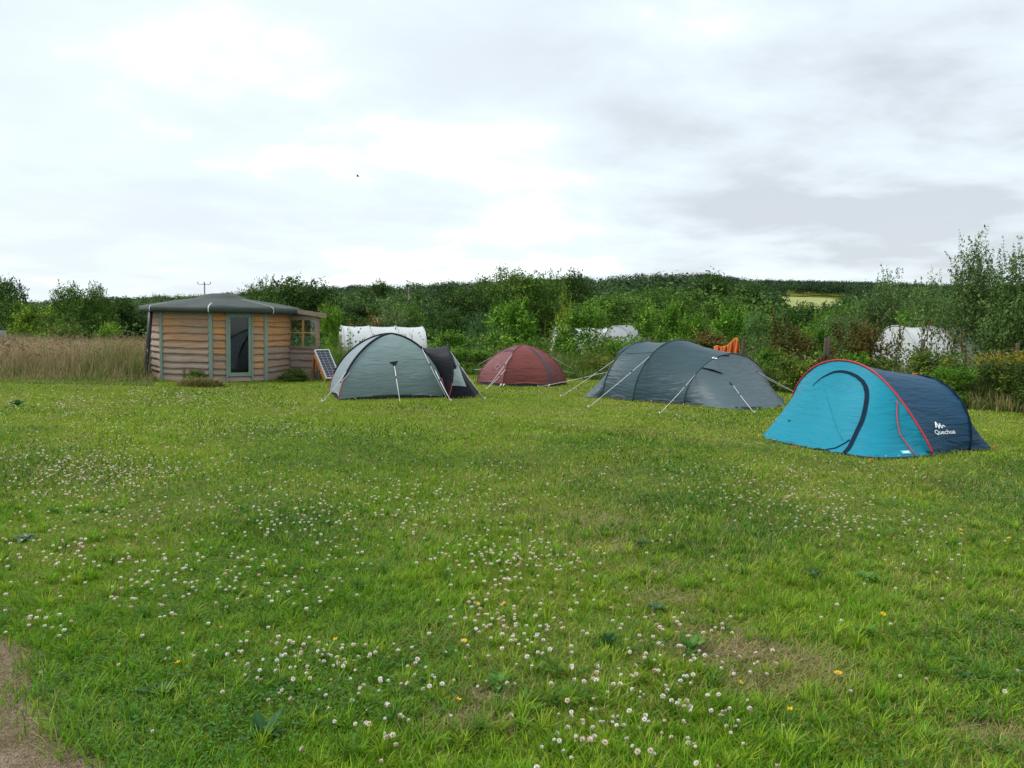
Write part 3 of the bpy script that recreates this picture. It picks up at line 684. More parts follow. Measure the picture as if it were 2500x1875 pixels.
# ------------------------------------------------------------------ 3 grey-green dome tent with black porch
GREY = fabric('grey_green_cloth', (.165, .23, .232), .5, .10, .4); GREY2 = fabric('pale_grey_cloth', (.22, .275, .30), .5, .1, .3); INK = fabric('ink_cloth', (.006, .007, .012), .6, .0, .2)
WIN = mat('window_film', (.24, .30, .31), .18, .25, 3, .6, .3, 6); REDWEB = mat('red_webbing', (.45, .04, .08), .6, .1)
def zg(a, b): return (303.1 + .09259 * a, 319.5 + .09259 * b)
FL = gp(*zg(385, 872)); FR = gp(*zg(1538, 838)); BL = gp(*zg(285, 800)) + V(-.02, .1, 0); BR = FR + (BL - FL) + V(-.05, .35, 0)
AP = at(*zg(945, 156), (FL[1] + BR[1]) / 2 - .05)
def pole(foot, ap=AP, m=1.72, n=31):
    t = np.linspace(math.pi / 2, 0, n); r = np.sin(t) ** (2 / m); z = np.maximum(np.cos(t), 0) ** (2 / m)
    P = np.empty((n, 3)); P[:, :2] = ap[:2] + np.outer(r, (foot - ap)[:2]); P[:, 2] = ap[2] * z; return P
tent3 = empty('dome_tent', (float(AP[0]), float(AP[1]), 0))
tag(tent3, 'grey-green dome tent with black poles and a black tunnel porch', 'tent')
pFL, pFR, pBL, pBR = pole(FL, m=1.66), pole(FR, m=1.78), pole(BL, m=1.8), pole(BR, m=1.8)
def panel(pa, pb, n=24, bulge=.0, sag=.06, seed=0, lift=0.03):
    rows = []
    for u in np.linspace(0, 1, n):
        q = pa * (1 - u) + pb * u; c = AP * [1, 1, 0]; r = q - c
        k = 4 * u * (1 - u); z = q[:, 2] / AP[2]
        q = q - r * [1, 1, 0] * (sag * k) + r * [1, 1, 0] * (bulge * k * np.sin(np.pi * np.clip(z, 0, 1)))[:, None]
        q[:, 2] = np.maximum(q[:, 2], lift * k * 1.6 + .012); rows.append(q)
    P = np.array(rows).transpose(1, 0, 2)
    I, J = np.meshgrid(np.arange(P.shape[0]), np.arange(P.shape[1]), indexing='ij')
    w = (fbm(I * 2.0, J * 1.0, 7, seed) - .5) * .03; nv_ = P - AP * [1, 1, 0]; nv_ /= np.linalg.norm(nv_, axis=-1, keepdims=True) + 1e-6
    fade = np.minimum(1, np.minimum(J, n - 1 - J) / 4.0) * np.minimum(1, (P.shape[0] - 1 - I) / 5.0)
    return P + nv_ * (w * fade)[..., None]
PF = panel(pFL, pFR, 30, .04, .02, 31); PL = panel(pBL, pFL, 16, .0, .05, 32); PK = panel(pBR, pBL, 20, 0, .04, 33); PR = panel(pFR, pBR, 20, 0, .04, 34)
mb = MB(); mb.grid(PF); fp_ = mb.build('front_panel', GREY, tent3)
mb = MB(); mb.grid(PL); mb.build('side_panel', GREY2, tent3)
mb = MB(); mb.grid(PK); mb.grid(PR); mb.build('rear_panel', GREY, tent3)
for p_ in (pFL, pFR, pBL, pBR):
    mb = MB(); mb.tube([q + V(0, -.006, .01) for q in p_[7:]], .02, 6); o = mb.build('pole_sleeve', INK, tent3)
    mb = MB(); mb.tube([q + V(0, -.006, .01) for q in p_[:8]], .009, 6); mb.build('pole', REDWEB, o)
HN = gp(*zg(1565, 855)); HF = HN + V(-.12, 1.55, 0); HT = at(*zg(1560, 276), HN[1] + .78)
hp_ = hoop(HN, HT, HF, 51, 2.3)
hp_[:26, 0] += .10 * np.sin(np.pi * np.clip(hp_[:26, 2] / hp_[:, 2].max(), 0, 1))
att = np.concatenate([pFR[:17] + V(.012, -.012, .0), (pFR[17] * .5 + pBR[17] * .5 + V(0, 0, .05))[None], pBR[:17][::-1]]); att = resample(att, 51)
TIP = gp(*zg(1868, 835)); TIP2 = TIP + V(.02, .95, 0)
aw = smoothpath([HN + V(.02, 0, 0), HN * .5 + TIP * .5 + V(0, -.02, 0), TIP, TIP, TIP2, TIP2, HF + V(.03, 0, 0)], 51, 2); aw[:, 2] = .01
PP = loft([att, hp_], [12], [.05], .008, 41); PW = loft([hp_, aw], [14], [.03], .006, 42)
mb = MB(); mb.grid(PP); mb.build('porch', INK, tent3)
mb = MB(); mb.grid(PW); o = mb.build('porch_door', INK, tent3)
wpx = [(1622, 405), (1672, 492), (1700, 560), (1757, 726), (1690, 716), (1602, 712), (1612, 560)]
wab = np.array([pxfind(PW, *zg(*q)) for q in wpx]); c_ = wab.mean(0); ring = [onsurf(PW, [c_ + (w_ - c_) * t for w_ in wab], .008) for t in (.02, .35, .7, 1)]
mb = MB(); mb.grid(np.array(ring), closed=True, smooth=False); mb.build('window', WIN, tent3)
mb = MB(); mb.tube(hp_ + V(.0, 0, .004), .02, 6); mb.build('pole_sleeve', INK, tent3)
mb = MB(); mb.tube([hp_[q] + V(.012, -.012, 0) for q in range(0, 5)], .009, 5); mb.build('pole', REDWEB, tent3)
vt = [pxfind(PW, *zg(*q)) for q in [(1618, 500), (1665, 490), (1675, 520)]]
mb = MB(); polyfaces(mb, [q + V(.02, -.02, .01) for q in onsurf(PW, vt, .03)]); mb.build('vent', GREY, tent3)
tri = onsurf(PF, [pxfind(PF, *zg(*q)) for q in [(928, 459), (1024, 453), (987, 508)]], .012)
mb = MB(); polyfaces(mb, tri); mb.build('guy_patch', INK, tent3)
tri = onsurf(PF, [pxfind(PF, *zg(*q)) for q in [(950, 852), (980, 832), (1020, 848)]], .012)
mb = MB(); polyfaces(mb, tri); mb.build('hem_patch', INK, tent3)
guy(tent3, tri[0] * 0 + samp(PF, *pxfind(PF, *zg(986, 512)))[0] + V(0, -.02, 0), gp(*zg(1046, 885)), r=.008)
g0 = gp(*zg(205, 890))
guy(tent3, samp(PF, *pxfind(PF, *zg(512, 575)))[0] + V(-.02, -.02, 0), g0); guy(tent3, samp(PF, *pxfind(PF, *zg(650, 335)))[0] + V(-.02, -.02, 0), g0 + V(.02, .0, 0), False)
guy(tent3, samp(PF, *pxfind(PF, *zg(1425, 545)))[0] + V(.01, -.03, 0), gp(*zg(1597, 885)), r=.008); guy(tent3, samp(PF, *pxfind(PF, *zg(1300, 305)))[0] + V(.01, -.03, 0), gp(*zg(1555, 860)), False)
guy(tent3, hp_[18] + V(.01, -.01, 0), gp(*zg(1962, 868)))
base = np.concatenate([FL[None], FR[None], HN[None], aw[10:40], HF[None], BR[None], BL[None]]); base = resample(np.vstack([base, base[:1]]), 80)[:-1]; cen = base.mean(0)
sk = MB(); sk.grid(np.array([base * [1, 1, 0] + V(0, 0, .008), (base - cen) * .985 * [1, 1, 0] + cen * [1, 1, 0] + V(0, 0, .055)]), closed=True); sk.build('groundsheet', BLACKF, tent3)
FOOT.append([tuple(q[:2]) for q in base[::3]])

# ------------------------------------------------------------------ 4 small dark red dome tent
MAROON = fabric('maroon_cloth', (.165, .048, .042), .5, .1, .35); MAROON2 = fabric('dusky_maroon_cloth', (.17, .062, .066), .45, .1, .3); GREYTAPE = mat('grey_tape', (.065, .06, .085), .7, .15, spec=.1)
def zr(a, b): return (458.75 + .05926 * a, 319.5 + .05926 * b)
feet = [gp(*zr(735, 1128)), gp(*zr(1545, 1135)), gp(*zr(1818, 1103)), gp(*zr(1818, 1103)) * 0 + gp(*zr(1545, 1135)) + V(.1, 1.7, 0), gp(*zr(735, 1128)) + V(-.05, 1.65, 0), gp(*zr(305, 1085))]
AP = at(*zr(1078, 430), 20.15)
tent4 = empty('dome_tent', (float(AP[0]), float(AP[1]), 0))
tag(tent4, 'small dark red dome tent with a grey strip, in front of bushes', 'tent')
poles = [pole(f_, AP, 1.75) for f_ in feet]
mb = MB(); PAN = [panel(poles[i], poles[(i + 1) % 6], 18, .0, .025, 60 + i, .04) for i in range(6)]
for i in (0, 1, 2, 3): mb.grid(PAN[i])
mb.build('flysheet', MAROON, tent4)
mb = MB(); mb.grid(PAN[5]); mb.grid(PAN[4]); mb.build('side_panel', MAROON2, tent4)['label'] = 'dusky end with a pale line emblem'
for i, p_ in enumerate(poles):
    if i == 1: continue
    mb = MB(); mb.tube([q + V(0, -.003, .006) for q in p_], .009, 5); mb.build('pole_sleeve', MAROON2, tent4)
p_ = poles[1]; mb = MB(); mb.grid(np.array([[q + V(-.026, -.012, .006), q + V(.026, -.016, .006)] for q in p_[:25]])); mb.build('tape', GREYTAPE, tent4)
va = [(pxfind(PAN[5], *zr(*q))) for q in [(745, 548), (850, 512), (950, 520), (905, 545), (850, 532)]]
mb = MB(); polyfaces(mb, onsurf(PAN[5], va, .01)); mb.build('vent', GREYTAPE, tent4)
lgp = [(565, 865), (610, 815), (655, 770), (693, 748), (700, 790), (698, 820), (672, 826), (680, 848), (650, 850), (625, 832), (628, 805), (650, 785), (672, 768)]
mb = MB(); mb.tube(onsurf(PAN[5], [pxfind(PAN[5], *zr(*q)) for q in lgp], .008), .0055, 5); mb.build('emblem', mat('pale_print', (.42, .24, .27), .6, .05), tent4)
for k in (0, 1):
    mb = MB(); f_ = feet[k]
    for dx in ((-.04, .03) if k == 0 else (-.03,)): mb.tube([f_ + V(dx + .02, -.02, .06), f_ + V(dx - .02, -.05, .005)], .012, 5)
    mb.build('peg_loop', WHITE, tent4)
def sp(q): 
    best = min(((np.hypot(*(proj(samp(P, *pxfind(P, *zr(*q)))[0])[0] - zr(*q))), i) for i, P in enumerate(PAN) if i in (0, 1, 5)))
    P = PAN[best[1]]; p, n = samp(P, *pxfind(P, *zr(*q))); return p + n * .01
gA = gp(*zr(475, 1172)); guy(tent4, sp((905, 590)), gA); guy(tent4, sp((790, 845)), gA + V(-.0, .02, 0), False)
guy(tent4, sp((1690, 845)), gp(*zr(2130, 970)) + V(0, .9, 0)); guy(tent4, sp((440, 835)), gp(*zr(170, 905)) + V(-.1, 1.6, 0)); guy(tent4, sp((660, 590)), gp(*zr(170, 905)) + V(-.12, 1.65, 0), False); guy(tent4, sp((1480, 590)), gp(*zr(2130, 970)) + V(.05, 1., 0), False)
base = resample(np.vstack(feet + [feet[0]]), 60)[:-1]; cen = base.mean(0)
sk = MB(); sk.grid(np.array([base * [1, 1, 0] + V(0, 0, .008), (base - cen) * .985 * [1, 1, 0] + cen * [1, 1, 0] + V(0, 0, .06)]), closed=True); sk.build('groundsheet', BLACKF, tent4)
FOOT.append([tuple(q[:2]) for q in base[::3]])
# ------------------------------------------------------------------ round timber cabin
PLANK = wood('waney_plank', (.56, .295, .13), (.35, .28, .235), .5, 1.0); GREENP = mat('sage_paint', (.20, .27, .225), .6, .1, 6, .3, .15, 30, (1, 1, .2)); TIMBER = wood('grey_timber', (.28, .22, .17), (.25, .22, .20), .4, .7); PINE = mat('pine_trim', (.45, .26, .10), .6, .15, 10, .3, 0, 30, (1, 1, .1))
ROOFM = mat('roof_canvas', (.034, .047, .042), .6, .14, 3, .2, .25, 18, dirt=(.05, .06, .05), dscale=1.2, damt=.6); SEAMW = mat('seam_tape', (.42, .44, .45), .6, .1)
def glass(name, col, rough=.06, alpha=.0):
    m, N, L, b = newmat(name); b.inputs['Base Color'].default_value = (*col, 1); b.inputs['Roughness'].default_value = rough; b.inputs['IOR'].default_value = 1.5; b.inputs['Specular IOR Level'].default_value = .8
    return m
def clearglass(name, tint=(.9, .95, .92), fac=.12):
    m, N, L, b = newmat(name); t = N.new('ShaderNodeBsdfTransparent'); t.inputs[0].default_value = (*tint, 1); gl = N.new('ShaderNodeBsdfGlossy'); gl.inputs['Roughness'].default_value = .03
    ms = N.new('ShaderNodeMixShader'); ms.inputs[0].default_value = fac; L.new(t.outputs[0], ms.inputs[1]); L.new(gl.outputs[0], ms.inputs[2]); L.new(ms.outputs[0], N['Material Output'].inputs['Surface']); return m
DARKGL = clearglass('door_glass', (.62, .7, .68), .05); CLEARGL = clearglass('window_glass', (.85, .9, .85), .08)
S8 = 1.24; V1 = gp(211.3, 382.3)
ang = math.radians(33.7)
vd = [np.array([math.cos(ang + math.radians(45) * k), math.sin(ang + math.radians(45) * k), 0]) for k in range(8)]
OV = [V1, V1 + vd[0] * S8]
for k in range(1, 7): OV.append(OV[-1] + vd[k] * S8)
OC = np.mean(OV, 0); WH = 1.60
cab = empty('cabin', tuple(OC))
tag(cab, 'low eight-sided timber cabin with dark canvas roof and sage green trim', 'cabin')
def plankwall(name, a, b, z0, z1, rows, parent, seed, inset=.0, tone=0.0, ends=(.0, .0)):
    """waney-edged boards lapped one over another between a and b"""
    r = np.random.RandomState(seed); a = np.array(a, float); b = np.array(b, float); d = b - a; Ln = np.linalg.norm(d); d /= Ln; n = V(d[1], -d[0], 0)
    if np.dot(n, a - OC) < 0 and np.dot(n, -a) < 0: n = -n
    if np.dot(n, -a) < 0 and np.dot(n, (a + b) / 2 - OC) < 0: n = -n
    zs = np.linspace(z0, z1, rows + 1); zs[1:-1] += r.randn(rows - 1) * .018
    V_, F_, C_ = [], [], []; K = max(5, int(Ln / .07))
    for i in range(rows):
        lo, hi = zs[i], zs[i + 1] + .035; k0 = len(V_); tn = r.uniform(-.2, .2) + tone
        ph = r.rand() * 50; hgt = (zs[i] + zs[i + 1]) / 2 / WH
        for q in range(K + 1):
            t = q / K; p = a + d * Ln * t
            wv = .022 * (fbm(np.array([t * Ln * 2.2 + ph]), np.array([ph]), .5, 3, 3)[0] - .5) * 2 + .005 * math.sin(t * Ln * 3 + ph)
            fl = .010 * (fbm(np.array([t * Ln * 3 + ph]), np.array([ph * 2]), .4, 8)[0])
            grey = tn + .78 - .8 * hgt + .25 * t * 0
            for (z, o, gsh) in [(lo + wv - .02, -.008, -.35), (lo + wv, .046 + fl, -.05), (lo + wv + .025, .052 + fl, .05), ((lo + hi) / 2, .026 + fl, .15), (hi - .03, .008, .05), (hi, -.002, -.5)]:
                V_.append(p + n * (o + inset) + V(0, 0, z)); C_.append(grey + gsh)
        for q in range(K):
            for j in range(5):
                u = k0 + q * 6 + j; F_.append((u, u + 6, u + 7, u + 1))
    me = arrmesh(name, np.array(V_), np.array(F_), np.repeat(np.array(C_)[:, None], 3, 1))
    if np.dot(np.array(me.polygons[2].normal), n) < 0: me.flip_normals()
    return link(name, me, PLANK, parent)
def lp(k, t, z=0, off=0):      # a point on face k of the octagon
    d = vd[k]; n = V(d[1], -d[0], 0); return OV[k] + d * S8 * t + n * off + V(0, 0, z)
for k in (7, 6, 5, 4, 3, 2, 1):
    plankwall('plank_wall', lp(k, .03), lp(k, .97), .0, WH, 10, cab, 100 + k, tone={7: .05, 6: .25, 1: -.15}.get(k, 0))
DL, DR = .262, .762
plankwall('plank_wall', lp(0, .03), lp(0, DL), 0, WH, 10, cab, 201, tone=-.2)
plankwall('plank_wall', lp(0, DR), lp(0, .97), 0, WH, 10, cab, 202, tone=-.22)
plankwall('plank_wall', lp(0, DL + .03), lp(0, DR - .03), .0, .125, 1, cab, 203, tone=.2)
for k in range(8):
    c = OV[k] + (OV[k] - OC) / np.linalg.norm(OV[k] - OC) * .018; t = (OV[k] - OC)[:2]; t = t / np.linalg.norm(t); w = .088 if k not in (2,) else .035
    mb = MB(); mb.box(c + V(0, 0, WH / 2), V(-t[1], t[0], 0) * w, V(t[0], t[1], 0) * .07, V(0, 0, WH)); mb.build('corner_post', GREENP, cab)
# glazed door
dn = V(vd[0][1], -vd[0][0], 0)
dr = MB()
def dbox(t0, t1, z0, z1, off, th): 
    p = (lp(0, t0, 0, off) + lp(0, t1, 0, off)) / 2; dr.box(p + V(0, 0, (z0 + z1) / 2), vd[0] * S8 * (t1 - t0), dn * th, V(0, 0, z1 - z0))
dbox(DL, DL + .028, 0, WH, .03, .08); dbox(DR - .028, DR, 0, WH, .03, .08)
dbox(DL + .028, DR - .028, 1.565, WH - .001, .027, .07)
dr.build('door_frame', GREENP, cab)
dr = MB(); dbox(DL + .030, DL + .082, .13, 1.562, .03, .05); dbox(DR - .082, DR - .030, .13, 1.562, .03, .05); dbox(DL + .082, DR - .082, .13, .215, .03, .046); dbox(DL + .082, DR - .082, 1.51, 1.562, .03, .046)
door = dr.build('door', GREENP, cab)
dr = MB(); dbox(DL + .08, DR - .08, .21, 1.512, .022, .006); dr.build('pane', DARKGL, door)
# inside: floor, and an added pale dome standing for a tent's reflection in the pane
mb = MB(); fl = [OC * [1, 1, 0] + (o - OC) * .97 * [1, 1, 0] for o in OV]; mb.add([q + V(0, 0, .06) for q in fl] + [q + V(0, 0, .03) for q in fl], [list(range(8)), list(range(15, 7, -1))] + [(i, i + 8, (i + 1) % 8 + 8, (i + 1) % 8) for i in range(8)]); mb.build('floor_boards', mat('boards', (.20, .15, .09), .7), cab)
mb = MB(); fl = [OC * [1, 1, 0] + (o - OC) * .965 * [1, 1, 0] for o in OV]; LIN = mat('wall_lining', (.035, .03, .028), .9, .15)
for k in range(8):
    if k == 0: continue
    a_, b_ = fl[k], fl[(k + 1) % 8]; mb.add([a_ + V(0, 0, .06), b_ + V(0, 0, .06), b_ + V(0, 0, WH), a_ + V(0, 0, WH)], [(0, 1, 2, 3)])
mb.build('lining', LIN, cab)
refl_c = OC + vd[0] * .1 - dn * .25
mb = MB(); mb.grid(np.array([[refl_c + vd[0] * .62 * math.cos(t) * r_ - dn * .1 * r_ + V(0, 0, .1 + 1.08 * math.sin(t) * r_) for t in np.linspace(0, math.pi, 24)] for r_ in (.05, .5, 1)] + [[refl_c - dn * .8 + vd[0] * .62 * math.cos(t) + V(0, 0, .1 + 1.08 * math.sin(t)) for t in np.linspace(0, math.pi, 24)]])); cn = mb.build('reflection_dome', mat('reflection_colour', (.42, .5, .58), .7), None)
tag(cn, 'pale rounded shape added behind the cabin door glass as a tent reflection', 'tent reflection')
# roof
prof = [(1.0, 1.60), (1.012, 1.606), (1.02, 1.65), (1.018, 1.705), (1.003, 1.74), (.97, 1.76), (.9, 1.783), (.78, 1.822), (.6, 1.878), (.42, 1.932), (.34, 1.955), (.29, 1.99), (.22, 2.045), (.12, 2.078), (.0, 2.086)]
RR = 1.90; rows = []
def octr(th):
    k = ((th + math.pi / 8) % (math.pi / 4)) - math.pi / 8
    return math.cos(math.pi / 8) / math.cos(k)
th0 = math.atan2(*(OV[0] - OC)[[1, 0]])
NT = 96; ths = th0 + np.linspace(0, 2 * math.pi, NT, endpoint=False)
def roofpt(r, z, th, lift=0):
    w = min(1, max(0, (r - .25) / .5)); q = octr(th - th0 + math.pi / 8); q = (q ** 1.0) * w + (1 - w) * .96
    zz = z - .012 * math.cos(8 * (th - th0)) * 0 + (.010 * math.sin(9 * th) * (r > .5) * (r < 1)) 
    return OC + V(math.cos(th) * r * q * RR, math.sin(th) * r * q * RR, zz + lift)
mb = MB(); mb.grid(np.array([[roofpt(r, z, th) for th in ths] for r, z in prof]), closed=True)
mb.grid(np.array([[roofpt(1.0, 1.60, th) for th in ths], [roofpt(.80, 1.606, th) for th in ths]]), closed=True)
roof = mb.build('roof', ROOFM, cab)
for k in range(8):
    th = th0 + k * math.pi / 4; pr = [q for q in prof if q[0] > (.62 if k in (0, 7, 2) else .4)]
    rows = []
    for r, z in pr[1:]:
        p = roofpt(r, z, th, .004) + V(math.cos(th), math.sin(th), 0) * .004; s = V(-math.sin(th), math.cos(th), 0) * .014; rows.append([p - s, p + s])
    mb = MB(); mb.grid(np.array(rows)); mb.build('seam_tape', SEAMW, roof)
# black flue leaning at the left
mb = MB(); p0_ = at(150.6, 311.5, OV[7][1] - .05); p1_ = gp(146.2, 371.5) ; p1_ = at(146.2, 369.5, OV[7][1] - .15); p1_[2] = max(p1_[2], 0)
mb.tube([p0_, p0_ * .5 + p1_ * .5 + V(0, 0, 0), p1_, V(p1_[0], p1_[1], .0)], .05, 10); mb.build('downpipe', mat('black_pipe', (.02, .022, .025), .45), cab)
# porch at the right
PA0 = OV[2] + V(.02, -.0, 0); PB0 = at(319.3, 330, 20.6) * [1, 1, 0]
pd = (PB0 - PA0); PLn = np.linalg.norm(pd); pd /= PLn; pn = V(pd[1], -pd[0], 0)
back = V(-.27, .963, 0)
plankwall('plank_wall', PA0 + pd * .02, PB0 - pd * .05, 0, .74, 5, cab, 301, tone=.12)
plankwall('plank_wall', PB0, PB0 + back * .9, 0, .8, 5, cab, 302, tone=.12)
mb = MB()
def pbox(m, t0, t1, z0, z1, off, th): m.box(PA0 + pd * PLn * (t0 + t1) / 2 + pn * off + V(0, 0, (z0 + z1) / 2), pd * PLn * (t1 - t0), pn * th, V(0, 0, z1 - z0))
pbox(mb, .93, 1.0, 0, 1.5, .015, .08); mb.build('corner_post', TIMBER, cab); mb = MB(); mb.box(PB0 + back * .9 + V(0, 0, .75), pd * .07, V(0, .07, 0), V(0, 0, 1.5)); mb.build('corner_post', TIMBER, cab)
mb = MB(); pbox(mb, .0, .93, 1.46, 1.56, .015, .06); wf = mb.build('window', TIMBER, cab); mb = MB(); pbox(mb, 0, .93, .745, .80, .022, .09); mb.build('sill', TIMBER, wf)
mb = MB(); pbox(mb, .0, .03, .80, 1.46, .015, .05); pbox(mb, .45, .495, .80, 1.46, .02, .05); pbox(mb, .90, .93, .80, 1.46, .015, .05); pbox(mb, .03, .45, 1.13, 1.155, .02, .04); pbox(mb, .495, .90, 1.13, 1.155, .02, .04); mb.build('frame', PINE, wf)
LEAD = mat('lead_line', (.045, .04, .035), .6, .1); TEALGL = mat('teal_glass', (.03, .16, .11), .15, .35, 14, .6)
for t0, t1 in ((.03, .45), (.495, .90)):
    for z0, z1 in ((.80, 1.13), (1.155, 1.46)):
        mb = MB(); pbox(mb, t0, t1, z0, z1, .012, .005); pn_ = mb.build('pane', CLEARGL, wf)
        c = PA0 + pd * PLn * (t0 + t1) / 2 + pn * .022 + V(0, 0, (z0 + z1) / 2)
    # rings of coloured glass in the lower panes, looping lead in the upper
    c = PA0 + pd * PLn * (t0 + t1) / 2 + pn * .020 + V(0, 0, .955)
    mb = MB(); ring = [[c + (pd * math.cos(a) + V(0, 0, 1) * math.sin(a)) * r_ for a in np.linspace(0, 6.2832, 25)] for r_ in (.085, .125)]; mb.grid(np.array(ring)); mb.build('glass_ring', TEALGL, wf)
    mb = MB(); mb.tube([c + (pd * math.cos(a) + V(0, 0, 1) * math.sin(a)) * (.03 + .012 * a) for a in np.linspace(0, 11, 50)], .006, 4); mb.build('lead_line', LEAD, wf)
    c2 = c + V(0, 0, .35); mb = MB(); mb.tube([c2 + pd * .11 * math.sin(a) + V(0, 0, 1) * .10 * math.sin(2 * a + .6) for a in np.linspace(0, 6.28, 40)], .006, 4); mb.build('lead_line', LEAD, wf)
ra = at(290.5, 310.4, 20.55); rb = at(326.5, 315.8, 20.5)
mb = MB(); dd = (rb - ra); nn_ = np.cross(dd, back); nn_ /= np.linalg.norm(nn_); nn_ = nn_ if nn_[2] > 0 else -nn_
mb.box((ra + rb) / 2 + back * .02, dd, back * .035, nn_ * .115); mb.build('porch_fascia', TIMBER, cab)
mb = MB(); mb.box((ra + rb) / 2 + back * .52 + nn_ * .02, dd, back * .93, nn_ * .03); mb.build('porch_roof', TIMBER, cab)
mb = MB(); mb.add([PA0 + V(.05, 0, 1.5), PB0 + V(0, 0, 1.5), PB0 + V(0, 0, 1.56), PA0 + V(.05, 0, 1.62)], [(0, 1, 2, 3)]); mb.build('gable_board', TIMBER, cab)
FOOT.append([tuple(q[:2]) for q in OV])

# planter block, shrubs by the wall, hay heap
mb = MB(); c = gp(306.8, 379.5); mb.box(c + V(0, .05, .085), (.28, .02, 0), (-.015, .2, 0), (0, 0, .17)); mb.box(c + V(0, .05, .175), (.25, .018, 0), (-.013, .17, 0), (0, 0, .014)); mb.build('planter', TIMBER)
tag(D.objects['planter'], 'small grey timber planter block at the foot of the cabin porch', 'planter')

# solar panel on its easel
c0 = at(326.4, 378.4, 19.75); Lv = at(314.6, 350.3, 20.05) - c0; d_ = ray(328.3, 350.0); tl = c0 + Lv; o_ = V(0, 0, CH) - tl; wv = o_ + d_ * (-np.dot(o_, Lv) / np.dot(d_, Lv)); wv = wv * min(1, .5 / np.linalg.norm(wv)); sn = np.cross(wv, Lv); sn /= np.linalg.norm(sn)
if sn[1] > 0: sn = -sn
sol = empty('solar_panel', tuple(c0)); tag(sol, 'tilted blue-black solar panel on an orange wooden easel beside the cabin', 'solar panel')
mb = MB(); mb.box(c0 + Lv / 2 + wv / 2 - sn * .012, wv * .94, Lv * .97, sn * .02); cellm, N, L, b_ = newmat('solar_cell'); b_.inputs['Base Color'].default_value = (.018, .024, .045, 1); b_.inputs['Roughness'].default_value = .25
mb.build('cell_sheet', cellm, sol)
ALU = mat('aluminium', (.62, .63, .64), .35, .05, metal=.3); mb = MB(); lu = Lv / np.linalg.norm(Lv); wu = wv / np.linalg.norm(wv); Lw, Ll = np.linalg.norm(wv), np.linalg.norm(Lv)
for q in (0, 1): mb.box(c0 + Lv / 2 + wv * q + sn * .002, wu * .022, Lv * 1.026, sn * .036)
for q in (0, 1): mb.box(c0 + Lv * q + wv / 2 + sn * .002, wu * (Lw - .022), lu * .022, sn * .034)
mb.build('frame', ALU, sol)
mb = MB()
for q in range(1, 11): mb.box(c0 + Lv * q / 11 + wv / 2 + sn * .0005, wu * (Lw - .03), lu * .0035, sn * .006)
for q in (1, 2): mb.box(c0 + Lv / 2 + wv * q / 3 + sn * .0005, wu * .003, lu * (Ll - .03), sn * .0075)
mb.build('grid_lines', ALU, sol)
OW = mat('orange_wood', (.42, .16, .04), .65, .2, 8, .3, 0, 30, (1, 1, .2)); mb = MB()
s0 = c0 - sn * .045 - wu * .02
mb.bar(s0 - lu * .03, s0 + Lv * .88, .045, .04, sn); mb.bar(s0 + wv * 1.0 - lu * .03, s0 + wv * 1.0 + Lv * .88, .045, .04, sn)
for q in (0, 1):
    tp = s0 + Lv * .86 + wv * q - sn * .03; ft = V(tp[0] - .0, tp[1] + .36, 0) + V(-.12, -.2, 0); mb.bar(tp, ft, .045, .035, (1, 0, 0))
ft = V(*(gp(313.8, 378.3)[:2]), 0); mb.bar(s0 + Lv * .8 - sn * .035, ft, .045, .035, (1, 0, 0)); mb.build('easel', OW, sol)
def blocked(x, y):
    for poly in FOOT:
        if bool(inpoly(np.array([x]), np.array([y]), poly)[0]): return True
    return False
pts = np.array([p for p in pts if not blocked(*p)])
near = pts[:295]; rest = pts[295:]
for i, (x, y) in enumerate(near):
    o = D.objects.new('clover_flower', HEADS[rs.randint(8)]); COL.objects.link(o)
    hz = rs.uniform(.038, .095); k = min(2, int((hz - .042) / .016))
    s = rs.uniform(.6, 1.2)
    o.location = (x, y, hz); o.rotation_euler = (rs.randn() * .35, rs.randn() * .35, rs.rand() * 6.28); o.scale = (s, s, s * rs.uniform(.8, 1))
    tag(o, 'small round white clover flower head on a thin stem in the lawn', 'clover flower', 'white clover flowers in the near lawn')
    if i < 160:
        st = D.objects.new('stem', STEMS[k]); COL.objects.link(st); st.parent = o
vv = []; ff = []; cc = []; nv = 0
FL = [flower_arr(50 + q, True) for q in range(4)]
for (x, y) in rest:
    v, f, c = FL[rs.randint(4)]; s = .0105 * rs.uniform(.8, 1.25) * max(1, y / 11)
    z = rs.uniform(.045, .075) + .01 * (y > 9)
    vv.append(v * [s, s, s * .8] + [x, y, z]); ff.append(f + nv); nv += len(v); cc.append(c * (np.array([.85, .62, .55]) if rs.rand() < .2 else 1))
if vv: tag(link('clover_flowers', arrmesh('clover_flowers', np.vstack(vv), np.vstack(ff), np.vstack(cc)), PETAL), 'scattered white clover flowers speckling the lawn farther from the path', 'clover flowers', kind='stuff')

# yellow lawn flowers
def daisy_mesh(nm, npet, R, cup):
    vs = []; fs = []; cs = []
    for i in range(npet):
        a = 6.283 * i / npet; w = 2.6 / npet; k = len(vs)
        for (r, da, z) in [(.15, 0, 0), (.7, w, cup * .5), (1, 0, cup), (.7, -w, cup * .5)]:
            vs.append((R * r * math.cos(a + da), R * r * math.sin(a + da), R * z))
        fs.append((k, k + 1, k + 2, k + 3)); cs += [(.6, .33, .01), (.8, .52, .01), (.85, .58, .02), (.8, .52, .01)]
    k = len(vs)
    vs += [(R * .2 * math.cos(t), R * .2 * math.sin(t), R * .12) for t in (0, 1.57, 3.14, 4.71)]; fs.append((k, k + 1, k + 2, k + 3)); cs += [(.5, .25, .01)] * 4
    me = arrmesh(nm, np.array(vs), np.array(fs), np.array(cs)); me.materials.append(PETAL); return me
DAI = [daisy_mesh('yellow_flower', 12, .017, .25), daisy_mesh('yellow_flower', 5, .013, .7)]
